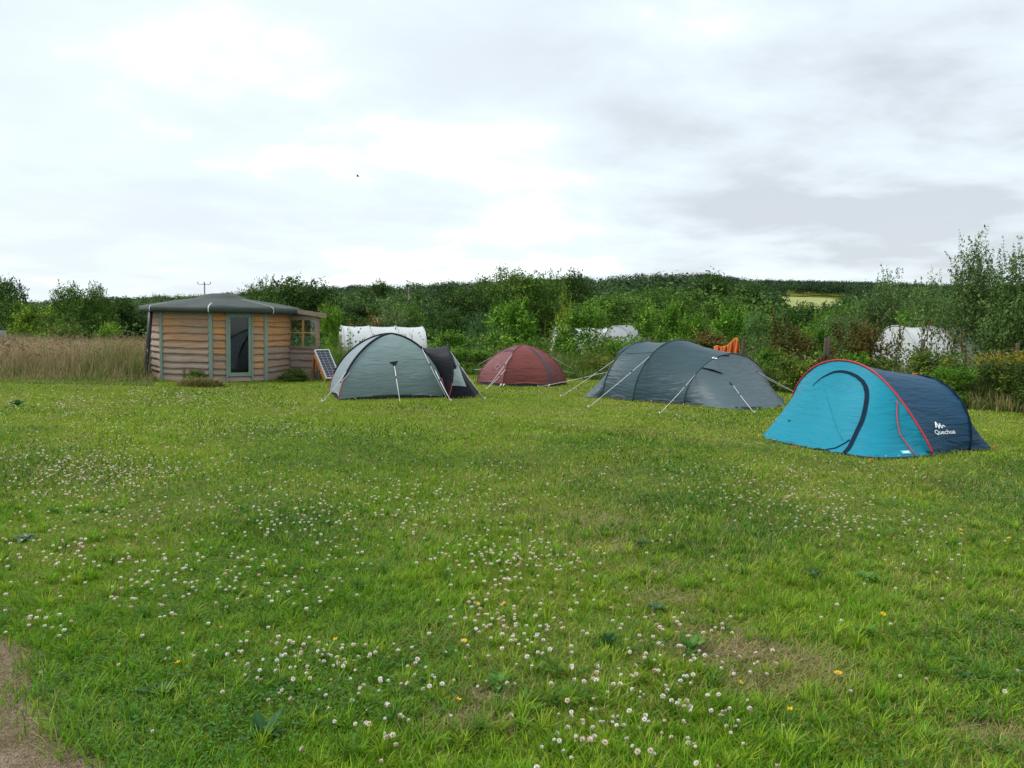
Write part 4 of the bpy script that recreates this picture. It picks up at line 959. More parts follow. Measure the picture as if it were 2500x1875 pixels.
YF = [(178, 663, 1), (464, 641, 0), (740, 683, 1), (790, 710, 1), (838, 673, 0), (537, 550, 0), (675, 562, 1), (573, 585, 1), (504, 604, 1), (478, 604, 1), (458, 700, 1), (1009, 538, 0), (960, 530, 1), (1003, 415, 0), (985, 430, 0), (883, 614, 0), (1000, 498, 0), (990, 470, 1), (940, 492, 1), (236, 473, 0), (335, 640, 1), (130, 400, 0), (96, 388, 0), (112, 393, 0), (880, 476, 1), (600, 548, 1), (870, 502, 1)]
for px, py, k in YF:
    p = gp(px, py, .07)
    if blocked(p[0], p[1]): continue
    o = D.objects.new('yellow_flower', DAI[k]); COL.objects.link(o); o.location = p; s = max(1, p[1] / 9) * rs.uniform(.9, 1.2); o.scale = (s, s, s)
    o.rotation_euler = (rs.uniform(.1, .5), rs.randn() * .2, rs.rand() * 6)
    tag(o, 'tiny bright yellow meadow flower open above the lawn grass', 'yellow flower', 'yellow flowers dotted over the lawn')
    if p[1] < 8: st = D.objects.new('stem', STEMS[1]); COL.objects.link(st); st.parent = o; st.scale = (1 / s,) * 3

# broad-leaved weeds
def weed(name, px, py, n, L, w, up, col, label, seed):
    r = np.random.RandomState(seed); p = gp(px, py); mb = MB()
    cs = []
    for i in range(n):
        a = 6.283 * i / n + r.rand() * .7; l = L * .62 * r.uniform(.6, 1.15); ww = w * .72 * r.uniform(.7, 1.2); e = up * r.uniform(.6, 1.3)
        k = 7; P = []
        for q in range(k + 1):
            t = q / k; rad = l * (t * math.cos(e) + .0); z = l * (math.sin(e) * t - .55 * t * t * (1 - .6 * math.sin(e)) * .8) + .012
            wd = ww * (math.sin(math.pi * min(1, .12 + t * .9)) ** .8) * (1 if t < 1 else .05) * (1 + .12 * math.sin(q * 2.6 + i))
            c = V(p[0] + math.cos(a) * rad, p[1] + math.sin(a) * rad, max(z, .006)); sd = V(-math.sin(a), math.cos(a), 0) * wd / 2
            P.append([c - sd + V(0, 0, .18 * wd), c, c + sd + V(0, 0, .18 * wd)])
        mb.grid(np.array(P)); cs += [np.array(col) * r.uniform(.75, 1.25) * (1.25 if j % 3 == 1 else 1) for j in range(3 * (k + 1))]
    me = arrmesh(name, np.array(mb.v), np.array(mb.f), np.array(cs), True)
    tag(link(name, me, GRASSM), label, 'weed')
GA, GB, GC = (.075, .20, .03), (.035, .10, .03), (.06, .13, .045)
weed('dock_plant', 690, 654, 7, .19, .075, .9, GA, 'bright green broad-leaved dock plant among white clover right of centre', 1)
weed('dock_plant', 607, 648, 5, .20, .055, 1.0, GB, 'dark narrow-leaved dock standing left of the bright green one', 2)
weed('dock_plant', 496, 690, 8, .15, .05, .7, GA, 'low light green weed beside a worn patch at bottom centre', 3)
weed('dock_plant', 160, 698, 6, .17, .08, .55, GB, 'dark bluish broad-leaved weed in long grass near the path', 4)
weed('dock_plant', 865, 638, 8, .16, .045, .75, GA, 'pale green pointed-leaf weed on the dry lawn toward the right edge', 5)
weed('plantain', 658, 612, 11, .15, .035, .6, GC, 'dark flat plantain rosette in the grass right of centre', 6)
weed('plantain', 812, 578, 12, .16, .035, .7, GB, 'dark green plantain tuft below the turquoise tent', 7)
weed('plantain', 866, 580, 14, .19, .035, .5, GA, 'wide green plantain tuft close beside the darker one', 8)
weed('plantain', 265, 740, 12, .19, .05, .8, GB, 'large dark leafy weed in the bottom left foreground grass', 9)
weed('plantain', 640, 546, 10, .17, .04, .6, GB, 'dark leafy weed patch above the centre clover', 10)
weed('plantain', 25, 540, 7, .17, .08, .4, (.10, .15, .085), 'greyish broad leaves near the left edge of the lawn', 11)
weed('plantain', 18, 406, 9, .3, .1, .8, GB, 'dark weed clump at far left of the mown lawn', 12)
weed('plantain', 965, 680, 9, .13, .04, .6, GB, 'small dark weed near the lower right corner of the lawn', 13)
# ------------------------------------------------------------------ polytunnels, poles, fence
POLY, _N, _L, _b = newmat('polythene'); _b.inputs['Base Color'].default_value = (.72, .75, .77, 1); _b.inputs['Roughness'].default_value = .28; _b.inputs['Specular IOR Level'].default_value = .5
_t = _N.new('ShaderNodeBsdfTranslucent'); _t.inputs[0].default_value = (.75, .78, .8, 1); _m = _N.new('ShaderNodeMixShader'); _m.inputs[0].default_value = .4
_n = _N.new('ShaderNodeTexNoise'); _n.inputs['Scale'].default_value = 1.7; _n.inputs['Detail'].default_value = 5; _tc = _N.new('ShaderNodeTexCoord'); _mp = _N.new('ShaderNodeMapping'); _mp.inputs['Scale'].default_value = (2.5, 1, .5)
_L.new(_tc.outputs['Object'], _mp.inputs[0]); _L.new(_mp.outputs[0], _n.inputs['Vector']); _bp = _N.new('ShaderNodeBump'); _bp.inputs['Strength'].default_value = .22; _bp.inputs['Distance'].default_value = .15; _L.new(_n.outputs['Fac'], _bp.inputs['Height']); _L.new(_bp.outputs[0], _b.inputs['Normal'])
_L.new(_b.outputs[0], _m.inputs[1]); _L.new(_t.outputs[0], _m.inputs[2]); _L.new(_m.outputs[0], _N['Material Output'].inputs['Surface'])
STEEL = mat('hoop_steel', (.35, .36, .37), .4, .1, metal=.4); DOORW = mat('tunnel_door_frame', (.35, .30, .2), .7, .2)
def tunnel(p0, axis, Ln, W, Hh, label, doors=True):
    p0 = np.array(p0, float); ax = np.array([axis[0], axis[1], 0.]); ax /= np.linalg.norm(ax); sd = V(ax[1], -ax[0], 0); root = empty('polytunnel', tuple(p0)); tag(root, label, 'polytunnel')
    ts = np.linspace(0, math.pi, 25); nh = max(3, int(Ln / .9)); mb = MB(); rows = []
    def arc(o, k): return [p0 + ax * o + sd * (W / 2 * math.copysign(abs(math.cos(t)) ** .85, math.cos(t)) * k) + V(0, 0, Hh * math.sin(t) ** .85 * k) for t in ts]
    for i in range(nh * 4 + 1): rows.append(arc(Ln * i / (nh * 4), 1 - .018 * math.sin(math.pi * (i % 4) / 4)))
    mb.grid(np.array(rows)); mb.build('cover', POLY, root)
    for e_ in (0, Ln):
        mb = MB(); mb.grid(np.array([arc(e_ + (.03 if e_ else -.03) * (1 - k), k) for k in (1, .7, .35, .02)])); en = mb.build('end_panel', POLY, root)
        if doors:
            o = .04 if e_ else -.04
            mb = MB()
            for q in (-.4, .0, .4): mb.box(p0 + ax * (e_ + o * 1.4) + sd * q + V(0, 0, Hh * .41), sd * .07, ax * .05, V(0, 0, Hh * .80))
            mb.box(p0 + ax * (e_ + o * 1.4) + V(0, 0, Hh * .82), sd * .87, ax * .05, V(0, 0, .07)); mb.build('door_frame', DOORW, en)
    for i in range(nh + 1):
        mb = MB(); mb.tube(arc(Ln * i / nh, 1.006), .022, 5); mb.build('hoop', STEEL, root)
    return root
def tun_at(pxl, ytop, Y, Hh, axis, Ln, W, label, doors=True):
    p = at(pxl, ytop, Y); return tunnel((p[0], p[1], p[2] - Hh), axis, Ln, W, Hh, label, doors)
tun_at(341, 325.6, 34, 2.2, (.9, .30), 3.4, 2.5, 'long white polytunnel with a framed end door, behind the grey dome tent')
tun_at(556, 327, 48, 2.2, (.95, .2), 3, 2.6, 'white polytunnel end glimpsed between bushes behind the red tent', False)
tun_at(617, 326.2, 46, 2.3, (.25, 1), 6, 1.9, 'white polytunnel end showing between bushes left of the slate tent', False)
tun_at(896, 326.0, 25.5, 2.3, (.98, .15), 4.4, 2.7, 'large white polytunnel behind rust-leaved hedge at right', False)
tun_at(1002, 327.0, 27, 2.2, (-.1, 1), 4, 1.6, 'white polytunnel end behind the tall willow at the right edge')
tun_at(352, 316.6, 92, 2.4, (.98, .1), 4.5, 3, 'distant pale polytunnel roof among trees beyond the long one', False)

# small green shed with a ribbed pale roof at the left edge
sh = empty('shed', (0, 0, 0)); c = at(2, 334, 24.5); zg_ = 0.0; sh.location = (c[0], c[1], 0)
zt_ = at(0, 326.2, 24.6)[2]; ze = at(20, 331, 24)[2]; x1 = at(10, 332, 25.2)[0]; x0 = x1 - 1.9
mb = MB(); mb.box(((x0 + x1 - .18) / 2, 24.7, ze / 2 - .02), (x1 - x0 - .18, 0, 0), (0, 1.2, 0), (0, 0, ze)); mb.build('wall', mat('pale_green_board', (.30, .38, .35), .7, .1, 4, .3, .2, 20), sh)
RF = mat('ribbed_roof_sheet', (.55, .6, .66), .4, .08); mb = MB(); Pq = []
for i in range(49):
    t = i / 48; o = .02 * math.sin(i * 2.1)
    Pq.append([(x0 - .1 + (x1 - x0 + .28) * t, 23.98, ze + .02 + o), (x0 - .05 + (x1 - x0 - .12) * t, 24.75, zt_ + o), (x0 - .05 + (x1 - x0 - .12) * t, 25.4, ze + o)])
mb.grid(np.array(Pq)); rfo = mb.build('roof', RF, sh)
mb = MB(); mb.box(((x0 + x1) / 2 - .1, 24.75, zt_ + .03), (x1 - x0 - .1, 0, 0), (0, .12, 0), (0, 0, .04)); mb.build('ridge_cap', ALU, rfo)
tag(sh, 'small pale green shed with ribbed grey roof, cut off by left edge', 'shed')

POLEW = mat('pole_wood', (.16, .14, .12), .8)
for px, yt, yb, Y, lab_ in [(204.5, 282.5, 318, 105, 'thin wooden power pole rising behind the cabin roof'), (409, 288.5, 318, 98, 'wooden power pole standing among trees above the white polytunnel')]:
    b0 = at(px, yb, Y); x, y = b0[0], b0[1]; zb = float(gz(x, y)); tp = at(px, yt, Y)
    r = empty('power_pole', (x, y, zb)); tag(r, lab_, 'power pole')
    mb = MB(); mb.tube([(x, y, zb - .3), (tp[0], y, tp[2])], [.13, .08], 8); mb.build('pole', POLEW, r)
    mb = MB(); mb.box((tp[0], y - .14, tp[2] - .25), (1.4, .3, .0), (0, .08, 0), (0, 0, .06)); mb.build('crossarm', POLEW, r)
    for q in (-.75, 0, .75): mb = MB(); mb.tube([(tp[0] + q, y - .14 + q * .17, tp[2] - .2), (tp[0] + q, y - .14 + q * .17, tp[2] + .12)], .05, 6); mb.build('insulator', mat('insulator', (.3, .28, .26), .3), r)

# post and wire fence along the hedge line
FP = [(650, 337, 22.2), (743.5, 338.5, 20.8), (826, 337.5, 19.6), (923, 339, 18.2), (1018, 343, 17.0), (1120, 345, 15.6)]
POST = wood('post_wood', (.06, .05, .033), (.085, .075, .058), .35, .7)
tops = [at(a, b, c) for a, b, c in FP]; wf_ = empty('wire_fence', (float(tops[1][0]), float(tops[1][1]), 0)); tag(wf_, 'old post and wire fence overgrown by rusty bushes behind the tents', 'fence')
for i, t in enumerate(tops):
    w = .045; mb = MB(); n = 8; vs = []
    mb.tube([(t[0] + .01, t[1], -.2), (t[0] - .008, t[1], t[2] * .5), (t[0], t[1], t[2])], [w, w * .97, w * .9], 9); mb.build('post', POST, wf_)
    if i == 2: mb = MB(); mb.tube([(t[0] + .12, t[1] + .1, -.2), (t[0] + .12, t[1] + .1, t[2] + .03)], [.045, .04], 8); mb.build('post', POST, wf_)
for k in (.35, .65, .93):
    mb = MB(); pts_ = []
    for a_, b_ in zip(tops[:-1], tops[1:]):
        for q in np.linspace(0, 1, 8)[:-1]: p = a_ * (1 - q) + b_ * q; pts_.append(V(p[0], p[1] - .06, p[2] * k - .02 * math.sin(math.pi * q)))
    mb.tube(pts_, .0014, 4); mb.build('wire', POST, wf_)

# orange towel hung on the fence
TW = mat('towel_cloth', (.50, .13, .035), .95, .12, 12, .1, .5, 60)
def zt2(a, b): return (565.2 + .1074 * a, 319.5 + .1074 * b)
top = [(1386, 262), (1400, 248), (1425, 244), (1445, 257), (1490, 252), (1530, 232), (1560, 200), (1585, 174), (1603, 176), (1612, 200), (1624, 250)]
bot = [(1390, 285), (1402, 300), (1425, 310), (1450, 330), (1490, 340), (1530, 345), (1560, 345), (1580, 340), (1600, 335), (1612, 322), (1626, 300)]
Y0 = 20.3; rows = []
for k in np.linspace(0, 1, 9):
    r = []
    T_ = resample([(a, 0, b) for a, b in top], 44); B_ = resample([(a, 0, b) for a, b in bot], 44)
    for i in range(44):
        q = T_[i] * (1 - k) + B_[i] * k; r.append(at(*zt2(q[0], q[2]), Y0 - .05 * math.sin(i * .62) * (.3 + k) - .03 * math.sin(i * 1.31 + 1) - .05 * k))
    rows.append(r)
rows = [[q + V(0, .09, -.02) for q in rows[2]], [q + V(0, .05, .0) for q in rows[0]]] + rows
mb = MB(); mb.grid(np.array(rows)); tw = mb.build('towel', TW); md = tw.modifiers.new('thick', 'SOLIDIFY'); md.thickness = .012
tag(tw, 'crumpled orange towel draped over the fence behind the slate tent', 'towel')

# a bird far up
bp_ = at(357.8, 176.6, 60); mb = MB(); mb.tube([bp_ + V(-.1, 0, 0), bp_ + V(-.05, 0, .02), bp_ + V(.05, 0, .02), bp_ + V(.12, 0, 0)], [.01, .03, .03, .008], 6)
for s_ in (-1, 1): mb.grid(np.array([[bp_ + V(-.05, 0, .02), bp_ + V(.06, 0, .02)], [bp_ + V(-.06, s_ * .2, .1), bp_ + V(.05, s_ * .2, .11)], [bp_ + V(-.1, s_ * .3, .04), bp_ + V(-.05, s_ * .3, .045)]]))
bd = mb.build('bird', mat('bird_feathers', (.03, .03, .035), .8)); tag(bd, 'tiny dark bird flying high in the pale sky', 'bird')
# ------------------------------------------------------------------ trees and bushes
def unit(v): return v / (np.linalg.norm(v, axis=-1, keepdims=True) + 1e-9)
def crown_mesh(name, lobes, nl, per, leaf, cols, seed, asp=.6, sig=.03, shell=.35, sprays=0, spl=.16, up=.5, spread=.6):
    r = np.random.RandomState(seed); lobes = np.array(lobes, float); w = lobes[:, 3] * lobes[:, 5]; w /= w.sum()
    nc = nl // per; li = r.choice(len(lobes), nc, p=w); d = unit(r.randn(nc, 3)); rad = r.rand(nc) ** shell
    C = lobes[li, :3] + d * rad[:, None] * lobes[li, 3:]
    C = C + .02 * r.randn(nc, 3)
    k = C[:, 2] < .02; C[k, 2] = .02 + .1 * r.rand(k.sum())
    cols = np.array(cols); ci = r.rand(nc, 1); tone = r.uniform(.72, 1.3, (nc, 1))
    cc = (cols[0] * (1 - ci) + cols[1] * ci) * tone
    if len(cols) > 2: m = r.rand(nc, 1) < cols[2][0] * 0 + .16; cc = np.where(m, cols[2] * tone, cc)
    P = np.repeat(C, per, 0) + sig * r.randn(nc * per, 3) * [1, 1, .8]; Nn = np.repeat(d, per, 0) * .6 + V(0, 0, up) + spread * r.randn(nc * per, 3)
    c = np.repeat(cc, per, 0) * r.uniform(.75, 1.3, (nc * per, 1)); sz = leaf * r.uniform(.6, 1.35, nc * per)
    if sprays:       # shoots that break the outline
        top = np.argsort(-(C[:, 2] + .35 * np.abs(d[:, 0]) + .12 * r.randn(nc)))[:sprays]
        for t in top:
            dr = unit(d[t] * .5 + V(0, 0, .75) + .25 * r.randn(3)); L_s = spl * r.uniform(.5, 1.3); n = 16
            tt = r.rand(n) ** .8; Q = C[t] + np.outer(tt * L_s, dr) + np.outer(tt * tt, r.randn(3)) * .02 + .012 * r.randn(n, 3) * (1 - .6 * tt)[:, None]
            P = np.vstack([P, Q]); Nn = np.vstack([Nn, dr * .2 + V(0, 0, .4) + .7 * r.randn(n, 3)]); sz = np.r_[sz, leaf * r.uniform(.6, 1.1, n)]
            c = np.vstack([c, np.tile(cc[t] * 1.12, (n, 1)) * r.uniform(.8, 1.25, (n, 1))])
    P[:, 2] = np.maximum(P[:, 2], .01)
    v, f, c = leafq(P, unit(Nn), sz, asp, np.clip(c, .003, .6))
    me = arrmesh(name, v, f, c); me.materials.append(LEAF); return me
def trunk_mesh(name, seed, h0, r0, tips, many=0):
    r = np.random.RandomState(seed); mb = MB()
    if many:
        for i in range(many):
            a = r.rand() * 6.28; b = V(.07 * math.cos(a), .07 * math.sin(a), 0); t = np.array(tips[i % len(tips)]) * [1, 1, r.uniform(.6, .9)]
            mb.tube([b, b * .5 + t * .45 + V(0, 0, .05), t], [r0, r0 * .7, r0 * .25], 5)
    else:
        top = V(r.randn() * .03, r.randn() * .03, h0)
        mb.tube([(0, 0, -.03), (r.randn() * .01, 0, h0 * .5), top, top + V(.02, 0, .3 * (1 - h0))], [r0 * 1.3, r0, r0 * .75, r0 * .4], 8)
        for t in tips:
            t = np.array(t); s = V(0, 0, h0 * r.uniform(.6, 1)); mb.tube([s, s * .4 + t * .6 - V(0, 0, .02), t], [r0 * .5, r0 * .3, r0 * .12], 5)
    me = D.meshes.new(name); me.from_pydata(mb.v, [], mb.f); me.polygons.foreach_set('use_smooth', mb.sm); me.materials.append(BARK); return me
def lobes_round(seed, n=11, z0=.3):
    r = np.random.RandomState(seed); L = [(0, 0, .6, .32, .32, .34)]
    for i in range(n):
        a = 6.28 * i / n * 2.4 + r.rand(); z = r.uniform(z0, .86); q = .34 * math.sqrt(max(.1, 1 - ((z - .55) / .5) ** 2)); s = r.uniform(.13, .2)
        L.append((q * math.cos(a), q * math.sin(a), z, s, s, s * .85))
    L.append((r.randn() * .05, 0, .84, .22, .22, .15)); L.append((.17, .05, .76, .17, .17, .15)); L.append((-.18, -.04, .74, .17, .17, .15)); return L
def lobes_shrub(seed, n=12):
    r = np.random.RandomState(seed); L = [(0, 0, .38, .32, .32, .38)]
    for i in range(n):
        a = r.rand() * 6.28; z = r.uniform(.1, .8); q = .34 * (1 - .55 * max(0, z - .3)); s = r.uniform(.11, .18)
        L.append((q * math.cos(a), q * math.sin(a), z, s, s, s * 1.15))
    for i in range(4): L.append((r.uniform(-.25, .25), r.uniform(-.2, .2), .8, .09, .09, .17))
    return L
def lobes_plume(seed, n=7, zlo=.05, wd=.10):
    r = np.random.RandomState(seed); L = []
    for i in range(n):
        x = -.4 + .8 * i / (n - 1) + r.randn() * .03; h = r.uniform(.62, .98) * (1 - .35 * abs(x))
        L.append((x, r.uniform(-.3, .3), (h + zlo) / 2, wd, wd, (h - zlo) / 2)); L.append((x, r.uniform(-.35, .35), .3, .18, .18, .28))
    L.append((0, 0, .55, .16, .16, .44)); return L
def lobes_spire(seed, n=5):
    r = np.random.RandomState(seed); return [(r.uniform(-.35, .35), r.uniform(-.3, .3), h / 2, .08, .08, h / 2) for h in r.uniform(.55, 1, n)] + [(0, 0, .5, .1, .1, .5)]
dk = [(.016, .046, .008), (.034, .082, .012), (.06, .125, .018)]
mg = [(.027, .072, .009), (.055, .12, .015), (.095, .175, .025)]
br = [(.045, .125, .010), (.10, .215, .02), (.17, .30, .035)]
sil = [(.06, .105, .045), (.10, .155, .07), (.14, .20, .10)]
wil = [(.035, .072, .02), (.062, .108, .034), (.10, .15, .055)]
yel = [(.10, .15, .014), (.18, .23, .024), (.25, .29, .035)]
rust = [(.045, .075, .016), (.11, .11, .024), (.17, .10, .028)]
brm = [(.026, .058, .012), (.055, .09, .016), (.11, .13, .022)]
KD = {}
def reg(kind, k, fn, trunk):
    KD[kind] = [(fn(i), trunk(i)) for i in range(k)]
def tipsof(L, n=7): return [(q[0], q[1], q[2] + .03) for q in L[1:1 + n]]
reg('oak', 4, lambda i: crown_mesh('crown', lobes_round(i), 11000, 14, .028, dk, 10 + i, .7, .03, .3, 24, .05), lambda i: trunk_mesh('trunk', i, .42, .03, tipsof(lobes_round(i))))
reg('ash', 4, lambda i: crown_mesh('crown', lobes_round(20 + i, 14, .2), 11000, 14, .026, mg, 30 + i, .6, .03, .3, 50, .07), lambda i: trunk_mesh('trunk', 20 + i, .35, .025, tipsof(lobes_round(20 + i))))
reg('hazel', 4, lambda i: crown_mesh('crown', lobes_shrub(40 + i), 8500, 12, .031, br, 50 + i, .75, .028, .35, 150, .15, .7), lambda i: trunk_mesh('stems', 40 + i, .3, .012, tipsof(lobes_shrub(40 + i)), 8))
reg('pale', 2, lambda i: crown_mesh('crown', lobes_shrub(60 + i), 7500, 12, .034, sil, 70 + i, .32, .03, .4, 160, .16, .3), lambda i: trunk_mesh('stems', 60 + i, .3, .012, tipsof(lobes_shrub(60 + i)), 7))
reg('willow', 3, lambda i: crown_mesh('crown', lobes_plume(80 + i, 6, .25, .15), 20000, 12, .030, wil, 90 + i, .34, .03, .45, 420, .15, .2), lambda i: trunk_mesh('stems', 80 + i, .3, .012, tipsof(lobes_plume(80 + i), 9), 9))
reg('golden', 2, lambda i: crown_mesh('crown', lobes_plume(110 + i, 8), 5500, 12, .028, yel, 120 + i, .35, .022, .6, 200, .17, .2), lambda i: trunk_mesh('stems', 110 + i, .3, .01, tipsof(lobes_plume(110 + i), 9), 9))
reg('rusty', 4, lambda i: crown_mesh('crown', lobes_shrub(140 + i, 10), 3600, 9, .042, rust, 150 + i, .7, .035, .5, 110, .18, .4), lambda i: trunk_mesh('stems', 140 + i, .3, .009, tipsof(lobes_shrub(140 + i)), 9))
reg('sparse', 3, lambda i: crown_mesh('crown', lobes_spire(160 + i, 6), 620, 4, .05, rust, 170 + i, .7, .05, .6, 22, .16, .4), lambda i: trunk_mesh('stems', 160 + i, .3, .008, tipsof(lobes_spire(160 + i, 6), 6), 8))
reg('bramble', 3, lambda i: crown_mesh('crown', lobes_shrub(180 + i, 14), 7500, 9, .034, brm, 190 + i, .75, .045, .5, 170, .2, .6), lambda i: trunk_mesh('stems', 180 + i, .2, .006, tipsof(lobes_shrub(180 + i)), 6))
reg('spire', 3, lambda i: crown_mesh('crown', lobes_spire(200 + i), 1300, 6, .035, mg, 210 + i, .35, .03, .6, 30, .13, .3), lambda i: trunk_mesh('stems', 200 + i, .4, .006, tipsof(lobes_spire(200 + i), 5), 5))
cnt = {}
def veg(kind, x, top, w, Y, label, cat='bush', tint=(1, 1, 1), name=None, group=None, z=None, dw=1.0):
    px, py, wp = x * .46293, top * .46293, w * .46293
    P = at(px, py, Y); zb = float(gz(P[0], P[1])) if z is None else z
    k = cnt.get(kind, 0); cnt[kind] = k + 1; cm, tm = KD[kind][k % len(KD[kind])]
    r = empty(name or cat, (float(P[0]), float(P[1]), zb)); tag(r, label, cat, group)
    H = max(.25, P[2] - zb) * (1.0 if kind in ('oak', 'ash') else .97); W = wp * Y / F / .86; rz = rs.rand() * 6.283; r.rotation_euler = (0, 0, rz); r.scale = (W, W * dw, H)
    for nm, me in (('crown', cm), ('trunk' if me_tr(kind) else 'stems', tm)):
        o = D.objects.new(nm, me); COL.objects.link(o); o.parent = r; g_ = {'oak': 1.2, 'ash': 1.4, 'hazel': 1.4, 'willow': 1.75, 'bramble': 1.6, 'golden': 1.5, 'pale': 1.35}.get(kind, 1.2); o.color = (tint[0] * g_ * 1.12, tint[1] * g_, tint[2] * g_, 1)
    return r
def me_tr(kind): return kind in ('oak', 'ash')
T_ = 'tree'; B_ = 'bush'
# left side
veg('oak', 0, 596, 100, 44, 'dark tree cut off by the left edge of the picture', T_)
veg('ash', 25, 640, 90, 42, 'low dark tree above the green shed', T_, (.75, .8, .8))
veg('ash', 150, 607, 100, 42, 'tall bushy tree at left, with a pointed top against the sky', T_, (.8, .85, .8))
veg('ash', 208, 612, 78, 43, 'thin-topped tree next to the pointed one at left', T_, (.8, .82, .75))
veg('oak', 262, 640, 100, 46, 'dark rounded tree between thin-topped tree and cabin', T_)
veg('oak', 322, 652, 100, 48, 'dark low tree just left of the cabin roof', T_, (.9, .9, 1))
veg('ash', 400, 640, 120, 60, 'green tree rising behind the cabin roof', T_)
veg('hazel', 78, 660, 120, 33, 'yellow-green scrub bush between shed and dark trees', B_, (1, .85, .6))
veg('hazel', 232, 698, 74, 30, 'small bright sapling standing in front of the dark trees at left', B_, (1, .95, .8))
veg('bramble', 118, 700, 120, 30, 'brownish bush behind the tall meadow grass', B_, (1.2, 1.2, 1))
# behind the cabin and the polytunnel
veg('ash', 570, 602, 90, 66, 'airy-topped tree behind the right end of the cabin roof', T_, (.8, .85, .8))
veg('oak', 632, 594, 150, 70, 'big dark tree right of the cabin roof with a ragged top', T_)
veg('oak', 560, 640, 130, 64, 'dark tree mass low behind the cabin', T_, (1.1, 1.1, 1))
veg('ash', 690, 640, 120, 74, 'mid green tree behind the cabin porch', T_)
veg('oak', 755, 648, 120, 78, 'rounded dark tree above the long polytunnel', T_)
veg('oak', 815, 602, 66, 175, 'lone domed tree standing above the skyline', T_)
veg('ash', 880, 655, 110, 84, 'soft green tree near the wooden power pole', T_, (1.1, 1.1, 1))
veg('hazel', 712, 655, 50, 31, 'bright young tree standing beside the cabin porch', B_, (.95, .95, .8))
veg('bramble', 800, 688, 110, 42, 'dark purplish-brown bush behind the long polytunnel', B_, (1.3, .75, .9), z=-2)
veg('pale', 868, 655, 110, 40, 'pale grey-green willow bush behind the long polytunnel', B_, (.75, .85, .6), z=-2)
# centre
veg('oak', 1000, 616, 130, 56, 'dark spreading tree in front of the meadow, above the dome tent', T_)
veg('oak', 985, 668, 80, 44, 'dark low tree beside the far meadow', T_, (.9, 1, .9), z=-1.6)
veg('ash', 1095, 578, 150, 64, 'tall round-topped tree above the red tent', T_, (1.05, 1, .9))
veg('ash', 1180, 590, 130, 66, 'tree with a level top right of the tall round-topped one', T_)
veg('oak', 1250, 580, 84, 70, 'dark narrow tree poking above the skyline in the centre', T_)
veg('ash', 1350, 625, 170, 56, 'wide green tree behind the slate tent', T_, (1.1, 1.1, 1))
veg('ash', 1440, 618, 130, 78, 'broad tree above the top of the slate tent', T_)
veg('oak', 1530, 586, 120, 100, 'large dark domed tree on the right shoulder of the wood', T_)
veg('oak', 1620, 606, 110, 96, 'dark tree at the edge of the pale field', T_)
veg('ash', 1580, 640, 120, 60, 'mid green tree below the dark ones at the field edge', T_)
veg('hazel', 1112, 652, 136, 25.5, 'dense bright hazel bush right behind the red tent', B_, (.8, .9, .7), z=-.1)
veg('pale', 1045, 672, 80, 27.5, 'pale silvery bush left of the dense hazel', B_, (.6, .85, .6), z=-.3)
veg('hazel', 985, 715, 110, 25.5, 'low green thicket beside the black porch of the grey tent', B_, (.75, .85, .8), z=-.1)
veg('golden', 1222, 612, 76, 31, 'tall feathery yellow-green bush in the centre', B_, (.9, .9, .9))
veg('golden', 1290, 650, 60, 32, 'smaller feathery yellow bush behind the hazels', B_, (.7, .8, .8))
veg('hazel', 1262, 655, 130, 25.5, 'tall hazel bush right of the red tent', B_, (.7, .8, .7), z=-.1)
veg('hazel', 1345, 732, 90, 23.6, 'low leafy bush just left of the slate tent', B_, (.8, .9, .8), z=0)
veg('golden', 1300, 748, 120, 22.6, 'low yellowish scrub between red and slate tents', B_, (.6, .62, .8), z=0)
veg('hazel', 1430, 655, 120, 26.5, 'green hazel bush above the middle of the slate tent', B_, (.85, .9, .8), z=-.2)
veg('hazel', 1500, 680, 90, 25, 'leafy bush behind the right half of the slate tent', B_, (.8, .85, .7), z=-.1)
veg('hazel', 1575, 665, 100, 28, 'green bush behind the orange towel', B_, (.8, .9, .8), z=-.3)
veg('pale', 1645, 672, 80, 25.5, 'pale lime bush behind the fence, right of the towel', B_, (.75, 1.05, .55), z=-.1)
veg('rusty', 1520, 715, 120, 22.6, 'brown-tinged bush just behind the slate tent top', B_, (.9, .95, .9), z=0)
# right
veg('oak', 1740, 650, 130, 62, 'dark bushy tree in front of the pale field', T_, (1, 1.05, .9), z=-2)
veg('ash', 1830, 648, 130, 58, 'green tree right of the pale field', T_, (1, 1.05, .8), z=-2)
veg('ash', 1790, 672, 110, 40, 'round green bush-like tree low before the field', T_, (1, 1.1, .9), z=-1.5)
veg('willow', 1930, 590, 160, 42, 'grey-green willow with wispy top beside the pale field', 'willow', (.9, .95, .9))
veg('willow', 2015, 594, 170, 40, 'wispy willow between the field and the tallest willow', 'willow', (.85, .95, .85))
veg('hazel', 1985, 660, 120, 32, 'green bush above the big right-hand polytunnel', B_, (.7, .85, .7), z=-.8)
veg('willow', 2112, 512, 190, 25.5, 'tallest willow, airy crown against grey cloud at right', 'willow', (.85, .9, .75), z=-.2)
veg('willow', 2215, 524, 190, 24.5, 'tall willow cut off by the right edge', 'willow', (.75, .85, .65), z=-.2)
veg('willow', 2075, 630, 130, 30, 'low dark willow growth over the polytunnel end', 'willow', (.55, .65, .55), z=-.5)
veg('rusty', 1700, 690, 110, 22.0, 'rust-leaved bush behind the fence, above the gap between slate and turquoise tents', B_, (.95, 1, 1), z=0)
veg('hazel', 1760, 705, 100, 24, 'green bush showing between rust-leaved bushes', B_, (.75, .85, .8), z=0)
veg('pale', 1815, 678, 110, 24, 'silvery-leaved bush above the turquoise tent', B_, (.65, .75, .65), z=0)
veg('rusty', 1830, 690, 100, 21, 'rust-leaved bush right behind the double fence post', B_, (.9, .95, 1), z=0)
